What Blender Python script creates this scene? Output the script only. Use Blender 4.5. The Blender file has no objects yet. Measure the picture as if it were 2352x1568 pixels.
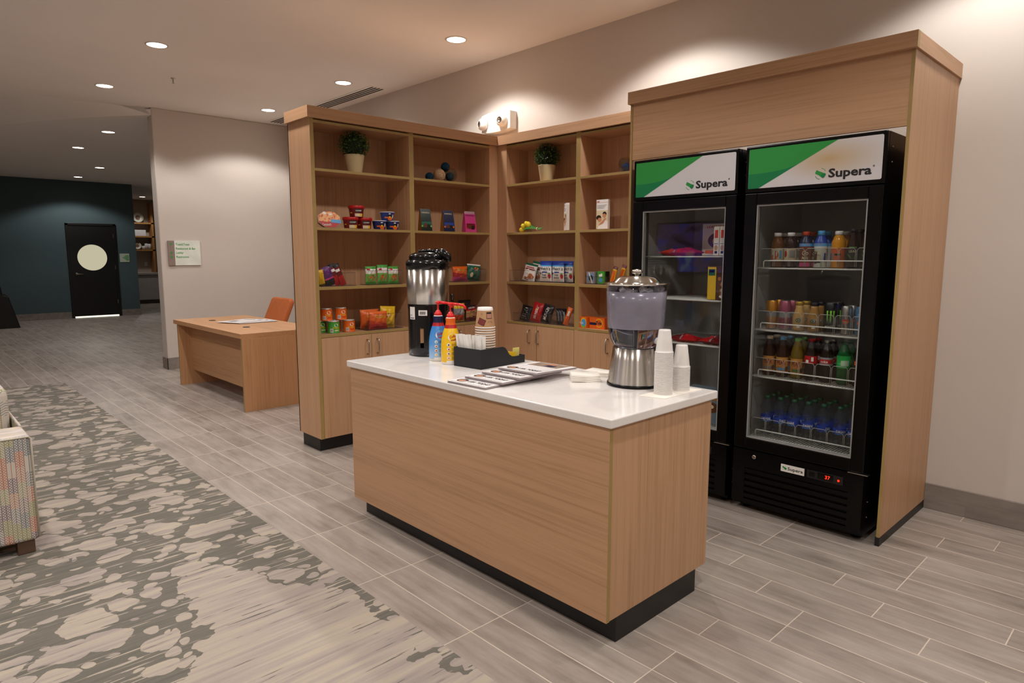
EXPOSURE = 0.0
LP = 50.0            # watts of one downlight
SPREAD = 134
LAMPC = (1.0, .955, .925)
import bpy, math, random
from mathutils import Vector, Matrix
random.seed(7)
SC = bpy.context.scene
COL = SC.collection
PI = math.pi
R = math.radians

def lin(h):
    c = [int(h[i:i+2], 16)/255 for i in (0, 2, 4)]
    return tuple(x/12.92 if x <= .04045 else ((x+.055)/1.055)**2.4 for x in c) + (1,)

# ------------------------------------------------------------------ node helpers
class NT:
    def __init__(s, name):
        s.m = bpy.data.materials.new(name); s.m.use_nodes = True
        s.t = s.m.node_tree; s.t.nodes.clear()
        s.out = s.t.nodes.new('ShaderNodeOutputMaterial')
    def n(s, typ, ins=None, **kw):
        nd = s.t.nodes.new(typ)
        for k, v in kw.items(): setattr(nd, k, v)
        for k, v in (ins or {}).items(): s.put(nd.inputs[k], v)
        return nd
    def put(s, sock, v):
        if hasattr(v, 'is_output'): s.t.links.new(v, sock)
        else: sock.default_value = v
    def math(s, op, a, b=0.0, c=0.0):
        nd = s.n('ShaderNodeMath', {0: a, 1: b, 2: c}, operation=op); return nd.outputs[0]
    def mix(s, f, a, b):
        nd = s.n('ShaderNodeMix', data_type='RGBA')
        s.put(nd.inputs[0], f); s.put(nd.inputs[6], a); s.put(nd.inputs[7], b); return nd.outputs[2]
    def coord(s, which='Object'): return s.n('ShaderNodeTexCoord').outputs[which]
    def scale(s, v, sc, loc=(0, 0, 0)):
        return s.n('ShaderNodeMapping', {'Vector': v, 'Scale': sc, 'Location': loc}).outputs[0]
    def noise(s, v, sc=1.0, det=3.0, rough=.5):
        return s.n('ShaderNodeTexNoise', {'Vector': v, 'Scale': sc, 'Detail': det, 'Roughness': rough}).outputs[0]
    def ramp(s, f, stops, interp='LINEAR'):
        nd = s.n('ShaderNodeValToRGB', {'Fac': f}); cr = nd.color_ramp; cr.interpolation = interp
        while len(cr.elements) < len(stops): cr.elements.new(.5)
        for e, (p, c) in zip(cr.elements, stops): e.position = p; e.color = c
        return nd.outputs[0]
    def sep(s, v):
        nd = s.n('ShaderNodeSeparateXYZ', {0: v}); return nd.outputs
    def comb(s, x, y, z=0.0):
        return s.n('ShaderNodeCombineXYZ', {0: x, 1: y, 2: z}).outputs[0]
    def bsdf(s, col, rough=.5, metal=0.0, spec=.5, coat=0.0, bump=None, bs=.2, bd=.002):
        p = s.n('ShaderNodeBsdfPrincipled', {'Base Color': col, 'Roughness': rough, 'Metallic': metal,
                                             'Specular IOR Level': spec, 'Coat Weight': coat})
        if bump is not None:
            b = s.n('ShaderNodeBump', {'Height': bump, 'Strength': bs, 'Distance': bd})
            s.t.links.new(b.outputs[0], p.inputs['Normal'])
        return p.outputs[0]
    def end(s, sh): s.t.links.new(sh, s.out.inputs[0]); return s.m

MATS = {}
def plain(name, hexc, rough=.5, metal=0.0, spec=.5, coat=0.0, var=.06, nscale=9.0):
    """a painted or plastic surface: slight colour and gloss variation"""
    if name in MATS: return MATS[name]
    t = NT(name); c = lin(hexc)
    nz = t.noise(t.coord(), nscale, 2)
    lo = tuple(x*(1-var) for x in c[:3])+(1,); hi = tuple(min(1, x*(1+var)) for x in c[:3])+(1,)
    colr = t.ramp(nz, [(.3, lo), (.7, hi)])
    MATS[name] = t.end(t.bsdf(colr, rough, metal, spec, coat))
    return MATS[name]
def emit(name, hexc, strength):
    if name in MATS: return MATS[name]
    t = NT(name)
    MATS[name] = t.end(t.n('ShaderNodeEmission', {'Color': lin(hexc), 'Strength': strength}).outputs[0])
    return MATS[name]
def clear(name, tint='ffffff', gloss=.02, ior=1.45, diffuse=0.0, dcol='ffffff', rough_n=0.0):
    """thin clear sheet (acrylic, bottle wall, glass pane)"""
    if name in MATS: return MATS[name]
    t = NT(name)
    tr = t.n('ShaderNodeBsdfTransparent', {'Color': lin(tint)}).outputs[0]
    if diffuse > 0:
        df = t.n('ShaderNodeBsdfDiffuse', {'Color': lin(dcol)}).outputs[0]
        tr = t.n('ShaderNodeMixShader', {0: diffuse, 1: tr, 2: df}).outputs[0]
    gl = t.n('ShaderNodeBsdfGlossy', {'Roughness': gloss}).outputs[0]
    fr = t.n('ShaderNodeFresnel', {'IOR': ior}).outputs[0]
    fr = t.math('MULTIPLY', fr, t.math('SUBTRACT', 1.0, t.n('ShaderNodeNewGeometry').outputs['Backfacing']))   # reflect once per sheet
    MATS[name] = t.end(t.n('ShaderNodeMixShader', {0: fr, 1: tr, 2: gl}).outputs[0])
    return MATS[name]
def wood(name, grain, light='bf9673', dark='ab845f', rough=.42):
    if name in MATS: return MATS[name]
    t = NT(name); co = t.coord()
    def sc(along, across):
        v = [across]*3; v['xyz'.index(grain)] = along; return tuple(v)
    warp = t.noise(t.scale(co, sc(.6, 3.5)), 1.0, 2)
    wv = t.n('ShaderNodeVectorMath', {0: t.scale(co, sc(1.4, 85.0)), 1: t.comb(t.math('MULTIPLY', warp, 1.6), t.math('MULTIPLY', warp, 1.6), t.math('MULTIPLY', warp, 1.6))}, operation='ADD').outputs[0]
    fine = t.noise(wv, 1.0, 4, .62)
    broad = t.noise(t.scale(co, sc(.5, 9.0)), 1.0, 3)
    pore = t.noise(t.scale(co, sc(7.0, 240.0)), 1.0, 2)
    f = t.math('ADD', t.math('MULTIPLY', fine, .6), t.math('ADD', t.math('MULTIPLY', broad, .35), t.math('MULTIPLY', pore, .12)))
    c = t.ramp(f, [(.36, lin(dark)), (.53, lin(light)), (.72, tuple(min(1, x*1.10) for x in lin(light)[:3])+(1,))])
    MATS[name] = t.end(t.bsdf(c, rough, 0, .35, bump=fine, bs=.04, bd=.001))
    return MATS[name]

def brushed(name, hexc='c9c4bd', axis='z', rough=.28):
    if name in MATS: return MATS[name]
    t = NT(name); v = [1.5, 1.5, 1.5]
    if axis == 'z': v = [34, 34, .6]
    nz = t.noise(t.scale(t.coord(), tuple(v)), 1.0, 3)
    rg = t.math('ADD', t.math('MULTIPLY', nz, .06), rough-.03)
    tg = t.n('ShaderNodeTangent', direction_type='RADIAL', axis='Z').outputs[0]
    c = lin(hexc)
    cc = t.ramp(nz, [(.3, tuple(x*.90 for x in c[:3])+(1,)), (.7, c)])
    p = t.n('ShaderNodeBsdfPrincipled', {'Base Color': cc, 'Roughness': rg, 'Metallic': 1.0, 'Anisotropic': .93, 'Anisotropic Rotation': .25, 'Tangent': tg})
    MATS[name] = t.end(p.outputs[0]); return MATS[name]

# ------------------------------------------------------------------ mesh builder
GLYPH = {}
def glyph(s, bold=0.0):
    k = (s, bold)
    if k not in GLYPH:
        cu = bpy.data.curves.new('t', 'FONT'); cu.body = s; cu.size = 1; cu.resolution_u = 2
        cu.offset = bold; cu.align_x = 'CENTER'
        ob = bpy.data.objects.new('t', cu)
        me = bpy.data.meshes.new_from_object(ob)
        GLYPH[k] = ([tuple(v.co) for v in me.vertices], [tuple(p.vertices) for p in me.polygons])
        bpy.data.objects.remove(ob); bpy.data.curves.remove(cu); bpy.data.meshes.remove(me)
    return GLYPH[k]

class MB:
    def __init__(s): s.v = []; s.f = []; s.fm = []; s.sm = []; s.mats = []
    def mi(s, m):
        if m not in s.mats: s.mats.append(m)
        return s.mats.index(m)
    def face(s, idx, m, smooth=False):
        s.f.append(tuple(idx)); s.fm.append(s.mi(m)); s.sm.append(smooth)
    def pv(s, p): s.v.append(tuple(p)); return len(s.v)-1
    def box(s, x0, x1, y0, y1, z0, z1, m, **o):
        b = len(s.v)
        for z in (z0, z1):
            for y in (y0, y1):
                for x in (x0, x1): s.v.append((x, y, z))
        F = dict(nz=(0, 2, 3, 1), pz=(4, 5, 7, 6), ny=(0, 1, 5, 4), py=(2, 6, 7, 3), nx=(0, 4, 6, 2), px=(1, 3, 7, 5))
        for k, q in F.items(): s.face([b+i for i in q], o.get(k, m))
        return s
    def prism(s, poly, ax, a, b, m, cap=None, smooth=False):
        """poly: 2-D points (ccw) in the plane normal to ax, extruded from a to b"""
        n = len(poly); i0 = len(s.v)
        def P(p, t):
            return {'x': (t, p[0], p[1]), 'y': (p[0], t, p[1]), 'z': (p[0], p[1], t)}[ax]
        for t in (a, b):
            for p in poly: s.v.append(P(p, t))
        for i in range(n):
            j = (i+1) % n; s.face((i0+i, i0+j, i0+n+j, i0+n+i), m, smooth)
        s.face([i0+i for i in reversed(range(n))], cap or m); s.face([i0+n+i for i in range(n)], cap or m)
        return s
    def lathe(s, prof, c=(0, 0, 0), n=24, m=None, sy=1.0, smooth=True, a0=0.0, a1=2*PI, skip=None):
        """prof: (r, z[, material of the band that starts here])"""
        full = abs(a1-a0-2*PI) < 1e-6; k = n if full else n+1
        rings = []; cm = m
        for p in prof:
            r, z = p[0], p[1]
            rings.append([s.pv((c[0]+r*math.cos(a0+(a1-a0)*i/n), c[1]+sy*r*math.sin(a0+(a1-a0)*i/n), c[2]+z)) for i in range(k)] if r > 1e-6
                         else [s.pv((c[0], c[1], c[2]+z))])
        for q in range(len(prof)-1):
            if len(prof[q]) > 2: cm = prof[q][2]
            A, B = rings[q], rings[q+1]
            for i in range(n):
                j = (i+1) % k if full else i+1
                if skip and skip(q, i): continue
                if len(A) == 1 and len(B) == 1: continue
                if len(A) == 1: s.face((A[0], B[j], B[i]), cm, smooth)
                elif len(B) == 1: s.face((A[i], A[j], B[0]), cm, smooth)
                else: s.face((A[i], A[j], B[j], B[i]), cm, smooth)
        return s
    def tube(s, pts, r, m, n=8, closed=False):
        pts = [Vector(p) for p in pts]; N = len(pts); rings = []; up = None
        for i, p in enumerate(pts):
            a = pts[i-1] if (i > 0 or closed) else p; b = pts[(i+1) % N] if (i < N-1 or closed) else p
            d = (b-a).normalized()
            if up is None:
                up = Vector((0, 0, 1)) if abs(d.z) < .9 else Vector((1, 0, 0))
            x = d.cross(up).normalized(); y = x.cross(d).normalized(); up = y
            rr = r[i] if isinstance(r, (list, tuple)) else r
            rings.append([s.pv(p+x*rr*math.cos(2*PI*k/n)+y*rr*math.sin(2*PI*k/n)) for k in range(n)])
        for i in range(N if closed else N-1):
            A, B = rings[i], rings[(i+1) % N]
            for k in range(n): s.face((A[k], B[k], B[(k+1) % n], A[(k+1) % n]), m, True)
        if not closed:
            s.face(rings[0], m); s.face(list(reversed(rings[-1])), m)
        return s
    def sphere(s, c, r, m, n=16, k=10, sz=1.0, jit=0.0):
        prof = [(r*math.sin(PI*i/k), -r*sz*math.cos(PI*i/k)) for i in range(k+1)]
        b = len(s.v); s.lathe(prof, c, n, m)
        if jit:
            for i in range(b, len(s.v)):
                d = Vector(s.v[i])-Vector(c); s.v[i] = tuple(Vector(c)+d*(1+random.uniform(-jit, jit)))
        return s
    def patch(s, f, x0, x1, y0, y1, m, nx=1, ny=1, smooth=False):
        g = [[s.pv(f(x0+(x1-x0)*i/nx, y0+(y1-y0)*j/ny)) for i in range(nx+1)] for j in range(ny+1)]
        for j in range(ny):
            for i in range(nx): s.face((g[j][i], g[j][i+1], g[j+1][i+1], g[j+1][i]), m, smooth)
        return s
    def poly(s, f, pts, m):
        s.face([s.pv(f(*p)) for p in pts], m); return s
    def disc(s, f, cx, cy, r, m, n=20, ry=None):
        return s.poly(f, [(cx+r*math.cos(2*PI*i/n), cy+(ry or r)*math.sin(2*PI*i/n)) for i in range(n)], m)
    def ring(s, f, cx, cy, r0, r1, m, n=24, a0=0.0, a1=2*PI, k=1.0):
        for i in range(n):
            a, b = a0+(a1-a0)*i/n, a0+(a1-a0)*(i+1)/n
            s.poly(f, [(cx+r0*math.cos(a), cy+k*r0*math.sin(a)), (cx+r1*math.cos(a), cy+k*r1*math.sin(a)),
                       (cx+r1*math.cos(b), cy+k*r1*math.sin(b)), (cx+r0*math.cos(b), cy+k*r0*math.sin(b))], m)
        return s
    def text(s, f, st, cx, cy, h, m, bold=0.0, w=None, slant=0.0, rot=0.0):
        """lettering laid on the surface f; h = capital height, w = total width"""
        vs, fs = glyph(st, bold)
        if not vs: return s
        xs = [v[0] for v in vs]; k = h/.70
        kx = w/(max(xs)-min(xs)) if w else k
        mid = (max(xs)+min(xs))/2; b = len(s.v); cr, sr = math.cos(rot), math.sin(rot)
        for x, y, z in vs:
            px, py = (x-mid)*kx+slant*y*k, y*k
            s.v.append(tuple(f(cx+px*cr-py*sr, cy+px*sr+py*cr)))
        for q in fs: s.face([b+i for i in q], m)
        return s
    def xf(s, M, i0=0):
        for i in range(i0, len(s.v)): s.v[i] = tuple(M @ Vector(s.v[i]))
        return s
    def build(s, name, parent=None, bevel=0.0, seg=2, fix=True):
        me = bpy.data.meshes.new(name); me.from_pydata(s.v, [], s.f)
        for m in s.mats: me.materials.append(m)
        me.polygons.foreach_set('material_index', s.fm); me.polygons.foreach_set('use_smooth', s.sm)
        me.update()
        o = bpy.data.objects.new(name, me); COL.objects.link(o)
        if parent: o.parent = parent
        if bevel:
            b = o.modifiers.new('edge', 'BEVEL'); b.width = bevel; b.segments = seg; b.limit_method = 'ANGLE'
        return o

def tag(o, label=None, cat=None, group=None, kind=None):
    if label: o['label'] = label
    if cat: o['category'] = cat
    if group: o['group'] = group
    if kind: o['kind'] = kind
    return o
def thing(name, label, cat, loc=(0, 0, 0), rz=0.0, group=None, rx=0.0, ry=0.0):
    o = bpy.data.objects.new(name, None); COL.objects.link(o); o.empty_display_size = .05
    o.location = loc; o.rotation_euler = (rx, ry, rz)
    return tag(o, label, cat, group)
def struct(name, mb, **k): return tag(mb.build(name, **k), kind='structure')
def kids(o): return [c for c in bpy.data.objects if c.parent == o]
def dup(root, loc, rz=None, label=None, group=None):
    r = root.copy(); COL.objects.link(r); r.location = loc
    if rz is not None: r.rotation_euler = (r.rotation_euler[0], r.rotation_euler[1], rz)
    if label: r['label'] = label
    if group: r['group'] = group
    for ch in kids(root):
        c = ch.copy(); COL.objects.link(c); c.parent = r
        for g in kids(ch):
            d = g.copy(); COL.objects.link(d); d.parent = c
    return r
def flat(y=0.0, ox=0.0, oz=0.0):                       # a surface facing -Y
    return lambda a, b: (ox+a, y, oz+b)
def flatx(x=0.0, oy=0.0, oz=0.0):                      # a surface facing +X
    return lambda a, b: (x, oy+a, oz+b)
def cyl(r, ph0=-PI/2, z0=0.0, rf=None, c=(0, 0)):      # around an upright can, ph0 = facing direction
    def f(a, b):
        rr = rf(b) if rf else r
        t = ph0+a/r; return (c[0]+rr*math.cos(t), c[1]+rr*math.sin(t), z0+b)
    return f
def pouch(mb, w, h, d, zone, back, seed=0, nu=24, nv=26, crimp=.07, wr=.12, taper=0.0, flatbase=False):
    """a filled bag standing on z=0, front towards -Y; zone(u,v) picks the printed colour"""
    rnd = random.Random(seed); ph = [rnd.uniform(0, 6.28) for _ in range(6)]
    def th(u, v):
        e = max(0.0, min(1.0, (v-crimp)/(1-2*crimp))); a = max(0.0, math.sin(PI*u))**.55
        b = max(0.0, math.sin(PI*e))**.5
        if flatbase: b = max(0.0, math.cos(PI/2*e))**.6
        q = 1+wr*(math.sin(9*u+ph[0]+4*v)*math.sin(7*v+ph[1])+.6*math.sin(19*u-11*v+ph[2]))
        cr = 0.0
        for i, (ang, fr_) in enumerate(((.3, 34), (1.1, 27), (2.2, 31), (2.8, 23))):
            cr += math.sin(fr_*(u*math.cos(ang)+v*math.sin(ang)*1.3)+ph[i]+2*math.sin(5*v+ph[4]))**3
        return d/2*a*b*q+.0012+.0016*wr*8*cr*a*b*.6
    def S(u, v, sgn=-1, off=0.0):
        k = 1-taper*v-.07*math.sin(PI*v)**.7
        return ((u-.5)*w*k+.004*wr*8*math.sin(8*v+ph[3])*.1, sgn*(th(u, v)+off), v*h)
    F = [[mb.pv(S(i/nu, j/nv)) for i in range(nu+1)] for j in range(nv+1)]
    B = [[mb.pv(S(i/nu, j/nv, 1)) for i in range(nu+1)] for j in range(nv+1)]
    for j in range(nv):
        for i in range(nu):
            mb.face((F[j][i], F[j][i+1], F[j+1][i+1], F[j+1][i]), zone((i+.5)/nu, (j+.5)/nv), True)
            mb.face((B[j][i+1], B[j][i], B[j+1][i], B[j+1][i+1]), back, True)
    for j in range(nv):
        mb.face((F[j+1][0], B[j+1][0], B[j][0], F[j][0]), back); mb.face((F[j][nu], B[j][nu], B[j+1][nu], F[j+1][nu]), back)
    for i in range(nu):
        mb.face((F[0][i], B[0][i], B[0][i+1], F[0][i+1]), back); mb.face((F[nv][i+1], B[nv][i+1], B[nv][i], F[nv][i]), back)
    return lambda a, b: S(.5+a/w, b/h, -1, .0012)      # maps (across, up) in metres onto the front
def rrect(x0, x1, y0, y1, r, n=4):
    pts = []
    for cx, cy, a in ((x1-r, y0+r, -PI/2), (x1-r, y1-r, 0), (x0+r, y1-r, PI/2), (x0+r, y0+r, PI)):
        pts += [(cx+r*math.cos(a+PI/2*i/n), cy+r*math.sin(a+PI/2*i/n)) for i in range(n+1)]
    return pts
def up_(f, d=.0006):
    """a surface a hair in front of f"""
    def g(a, b):
        p = Vector(f(a, b)); q = Vector(f(a+.001, b)); r = Vector(f(a, b+.001)); n = (q-p).cross(r-p)
        return p+n.normalized()*d if n.length else p
    return g

# ------------------------------------------------------------------ camera
C0 = Vector((0.98570, -4.19162, 1.42473)); YAW, PIT = .809671, -.129929
fw = Vector((-math.sin(YAW)*math.cos(PIT), math.cos(YAW)*math.cos(PIT), math.sin(PIT)))
rt = Vector((math.cos(YAW), math.sin(YAW), 0)); upv = rt.cross(fw)
cam = bpy.data.objects.new('camera', bpy.data.cameras.new('camera')); COL.objects.link(cam)
cam.matrix_world = Matrix(((rt.x, upv.x, -fw.x, C0.x), (rt.y, upv.y, -fw.y, C0.y), (rt.z, upv.z, -fw.z, C0.z), (0, 0, 0, 1)))
cam.data.sensor_width = 36; cam.data.lens = 1508.822/2352*36; cam.data.clip_start = .02
SC.camera = cam
SC.cycles.transparent_max_bounces = 40; SC.cycles.max_bounces = 14; SC.cycles.diffuse_bounces = 6; SC.cycles.glossy_bounces = 6; SC.cycles.transmission_bounces = 10
SC.view_settings.view_transform = 'Standard'; SC.view_settings.look = 'None'
SC.view_settings.gamma = 1; SC.view_settings.use_curve_mapping = False; SC.view_settings.exposure = EXPOSURE
w = bpy.data.worlds.new('world'); w.use_nodes = True; SC.world = w
w.node_tree.nodes['Background'].inputs[0].default_value = (.02, .02, .02, 1)
w.node_tree.nodes['Background'].inputs[1].default_value = .3

# ------------------------------------------------------------------ palette
def paint(name, hexc, rough=.85):
    if name in MATS: return MATS[name]
    t = NT(name); co = t.coord()
    n1 = t.noise(t.scale(co, (160, 160, 160)), 1, 2); n2 = t.noise(t.scale(co, (.8, .8, .8)), 1, 2)
    c = lin(hexc)
    colr = t.ramp(n2, [(.3, tuple(x*.97 for x in c[:3])+(1,)), (.7, tuple(min(1, x*1.03) for x in c[:3])+(1,))])
    MATS[name] = t.end(t.bsdf(colr, rough, 0, .25, bump=n1, bs=.12, bd=.002)); return MATS[name]
WALL = paint('beige_wall_paint', 'cbc2b9'); CEIL = paint('ceiling_paint', 'f1ebe4', .9); TEAL = paint('teal_wall_paint', '4a5a5e')
def plank(name, y0=-2.229, base=None, tile=True):
    t = NT(name); co = t.coord(); x, y, z = t.sep(co)[:3]
    if not tile: y = z
    ry = t.math('DIVIDE', t.math('SUBTRACT', y, y0), .1525); row = t.math('FLOOR', ry); fy = t.math('FRACT', ry)
    cx = t.math('DIVIDE', t.math('ADD', x, t.math('ADD', t.math('MULTIPLY', t.math('FLOOR', t.math('MULTIPLY', t.n('ShaderNodeTexWhiteNoise', {'W': row}, noise_dimensions='1D').outputs[0], 2.999)), .204), .21)), .612)
    colm = t.math('FLOOR', cx); fx = t.math('FRACT', cx)
    rnd = t.n('ShaderNodeTexWhiteNoise', {'Vector': t.comb(row, colm)}, noise_dimensions='2D').outputs[0]
    rv = t.math('MULTIPLY', rnd, 40.0)
    gv = t.n('ShaderNodeVectorMath', {0: t.scale(co, (2.2, 26, 26)), 1: t.comb(rv, rv, rv)}, operation='ADD').outputs[0]
    g1 = t.noise(gv, 1.0, 4, .6)
    gb = t.n('ShaderNodeVectorMath', {0: t.scale(co, (2.6, 7.5, 7.5)), 1: t.comb(rv, rv, rv)}, operation='ADD').outputs[0]
    g2 = t.noise(gb, 1.0, 5, .65)
    f = t.math('ADD', t.math('MULTIPLY', g1, .45), t.math('MULTIPLY', g2, .55))
    f = t.math('ADD', f, t.math('MULTIPLY', t.math('SUBTRACT', rnd, .5), .10))
    c = t.ramp(f, [(.28, lin('766d65')), (.46, lin('968c83')), (.60, lin('a69c93')), (.76, lin('b4aaa1'))])
    if tile:
        ey = t.math('MULTIPLY', t.math('SUBTRACT', .5, t.math('ABSOLUTE', t.math('SUBTRACT', fy, .5))), .1525)
        ex = t.math('MULTIPLY', t.math('SUBTRACT', .5, t.math('ABSOLUTE', t.math('SUBTRACT', fx, .5))), .612)
        e = t.math('MINIMUM', ey, ex)
        gm = t.n('ShaderNodeMapRange', {0: e, 1: .0017, 2: .0026, 3: 1.0, 4: 0.0}).outputs[0]
        c = t.mix(gm, c, lin('cfc2b2'))
        h = t.math('SUBTRACT', t.math('MULTIPLY', g1, .25), t.math('MULTIPLY', gm, .8))
        return t.end(t.bsdf(c, .42, 0, .4, bump=h, bs=.25, bd=.0015))
    c = t.mix(.35, c, lin('4a4038'))
    return t.end(t.bsdf(c, .5, 0, .35, bump=g1, bs=.1, bd=.001))
FLOORM = plank('wood_look_floor_tile'); BASEM = plank('wood_look_base_tile', tile=False)
WH = wood('oak_laminate_grain_x', 'x'); WV = wood('oak_laminate_grain_z', 'z'); WY = wood('oak_laminate_grain_y', 'y')
WDK = wood('desk_laminate_grain_x', 'x', 'bd8f66', 'a27650'); WDV = wood('desk_laminate_grain_z', 'z', 'bd8f66', 'a27650')
EDGE = plain('olive_edge_band', 'a08650', .45)
BLK = plain('black_laminate', '141312', .45); CHROME = plain('satin_nickel', 'b9b4ac', .25, 1.0)
BLKG = plain('black_gloss_plastic', '0b0b0c', .16); BLKM = plain('black_enamel', '060606', .25, 0, .22)
WHITE = plain('white_plastic', 'e9e6e0', .35); STEEL = brushed('brushed_steel')
ACR = clear('clear_acrylic', 'fbfaf9', .03, 1.40, .02, 'b0a8a0'); GLS = clear('door_glass', 'f8f9f9', .0, 1.42); GLS2 = clear('inner_glass', 'fcfdfd', .0, 1.12)
SMK = plain('smoky_acrylic_edge', '4a3f3c', .2)

# ------------------------------------------------------------------ shell
struct('floor', MB().box(-22, 3.7, -7.1, 4.1, -.1, 0, FLOORM))
struct('ceiling', MB().box(-14.5, 3.7, -7.1, .1, 3.19, 3.27, CEIL))
m = MB(); low = [(-7.93, -1.69), (-8.25, -1.94), (-8.6, -2.2), (-9.21, -2.556), (-9.98, -2.92), (-11.2, -3.4), (-13.4, -4.2), (-13.4, -7.1)]
ply = [(x, y) for x, y in low]+[(-22, -7.1), (-22, 4.1), (-8.0, 4.1), (-8.0, -1.69)]
m.prism(list(reversed(ply)), 'z', 3.10, 3.17, CEIL); struct('ceiling_hall', m)
m = MB(); topl = [(-8.0, -1.69), (-8.05, -2.0), (-8.09, -2.29), (-8.13, -2.78), (-8.42, -2.92), (-9.6, -3.5), (-11.6, -4.5), (-11.6, -7.1)]
A = [m.pv((x, y, 3.192)) for x, y in topl]; B = [m.pv((x, y, 3.10)) for x, y in low]
for i in range(7): m.face((A[i], A[i+1], B[i+1], B[i]), CEIL, True)
struct('trim_1', m)                                                   # soffit between the two ceiling heights
struct('wall_right', MB().box(-8.1, 3.7, 0, .1, 0, 3.19, WALL))
struct('wall_back', MB().box(-8.11, -7.927, -1.688, 4.1, 0, 3.19, WALL), bevel=.012)
struct('wall_far', MB().box(-21.5, -16.818, -7.1, .272, 0, 3.12, TEAL))
HALLW = paint('hall_wall_paint', 'a89a8c')
struct('wall_hall', MB().box(-21.6, -21.4, .272, 4.1, 0, 3.12, HALLW))
struct('wall_passage', MB().box(-21.6, -8.1, 4.0, 4.1, 0, 3.12, HALLW))
struct('wall_left', MB().box(-17, 3.7, -7.1, -7.0, 0, 3.19, WALL))
struct('wall_front', MB().box(3.6, 3.7, -7.1, .1, 0, 3.19, WALL))
def base(n, x0, x1, y0, y1):
    m = MB(); m.box(x0, x1, y0, y1, 0, .146, BASEM); struct(n, m, bevel=.003)
base('baseboard_right', .0, 3.6, -.012, 0); base('baseboard_right_far', -7.927, -3.66, -.012, 0)
base('baseboard_back', -7.927, -7.915, -1.70, 0); base('baseboard_back_end', -8.11, -7.915, -1.70, -1.688)
base('baseboard_far', -16.818, -16.806, -7.0, -1.15); base('baseboard_far_end', -16.818, -16.806, -.13, .284)

# ------------------------------------------------------------------ recessed downlights, the room's lamps
TRIM = plain('downlight_trim', 'd9cfc2', .5); LENS = emit('downlight_lens', 'fff1dc', 14.0)
def downlight(x, y, z, label, power, r=.075, group=None):
    t = thing('ceiling_downlight', label, 'ceiling light', (x, y, z), group=group)
    MB().lathe([(r, -.002, TRIM), (r+.004, -.006), (r+.014, -.005), (r+.016, 0)], n=32).build('trim_ring', t)
    MB().lathe([(0, -.0025, LENS), (r+.001, -.0025)], n=32).build('lens', t)
    la = bpy.data.lights.new('downlight_lamp', 'SPOT'); la.shadow_soft_size = .06; la.energy = power
    la.spot_size = R(SPREAD); la.spot_blend = .30; la.color = LAMPC
    o = bpy.data.objects.new('downlight_lamp', la); COL.objects.link(o); o.parent = t; o.location = (0, 0, -.07)
    return t
for x, y, lb in ((-3.451, -.6, 'round downlight in front of the emergency light, above the corner shelves'),
                 (-5.32, -.585, 'round downlight next to the near end of the ceiling air vent'),
                 (-7.11, -.60, 'round downlight close to the sign wall, over the desk'),
                 (-5.306, -2.345, 'big round downlight at the upper left, in front of the sprinkler head'),
                 (-7.158, -2.335, 'round downlight above the opening to the dim hall, just before the soffit')):
    downlight(x, y, 3.19, lb, LP)
for x, y in ((-1.62, -.6), (.2, -.6), (2.0, -.6), (-3.451, -2.34), (-1.62, -2.34), (.2, -2.34), (2.0, -2.34),
             (-5.3, -4.1), (-3.45, -4.1), (-1.62, -4.1), (.2, -4.1), (2.0, -4.1), (-4.4, -5.9), (-.7, -5.9)):
    downlight(x, y, 3.19, 'round downlight of the same room, in the rows outside the picture', LP, group='downlights outside the picture')
for x, y, lb, k in ((-9.53, -1.793, 'hall downlight nearest to the soffit, just left of the sign wall', 1.0),
                 (-11.354, -1.808, 'hall downlight second from the soffit', 1.0),
                 (-13.844, -1.0, 'hall downlight third from the soffit, right of the farther one', 1.0),
                 (-15.906, -.974, 'hall downlight closest to the teal wall, above the black door', 1.1),
                 (-20.3, 1.40, 'small downlight over the hutch at the end of the passage', .8)):
    downlight(x, y, 3.10, lb, LP*k)

# ------------------------------------------------------------------ ceiling vent, sprinkler
SLOT = plain('vent_dark_slot', '2b2624', .7)
t = thing('ceiling_vent', 'long slotted air vent in the ceiling behind the tall shelves', 'vent', (-6.5, -.22, 3.19))
MB().box(-1.27, 1.27, -.10, .10, -.006, 0, CEIL).build('frame', t, bevel=.002)
m = MB()
for k in range(4): m.box(-1.255, 1.255, -.073+.041*k, -.051+.041*k, -.0085, -.004, SLOT)
m.build('slot', t)
t = thing('fire_sprinkler', 'small fire sprinkler head hanging from the ceiling', 'sprinkler', (-6.341, -1.91, 3.19))
MB().lathe([(0, 0, CHROME), (.022, -.001), (.022, -.004), (.008, -.008), (.006, -.035), (0, -.035)], n=16).build('body', t)
MB().lathe([(0, -.052, CHROME), (.013, -.05), (.013, -.048), (.004, -.045), (.004, -.03)], n=12).build('deflector', t)

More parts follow.
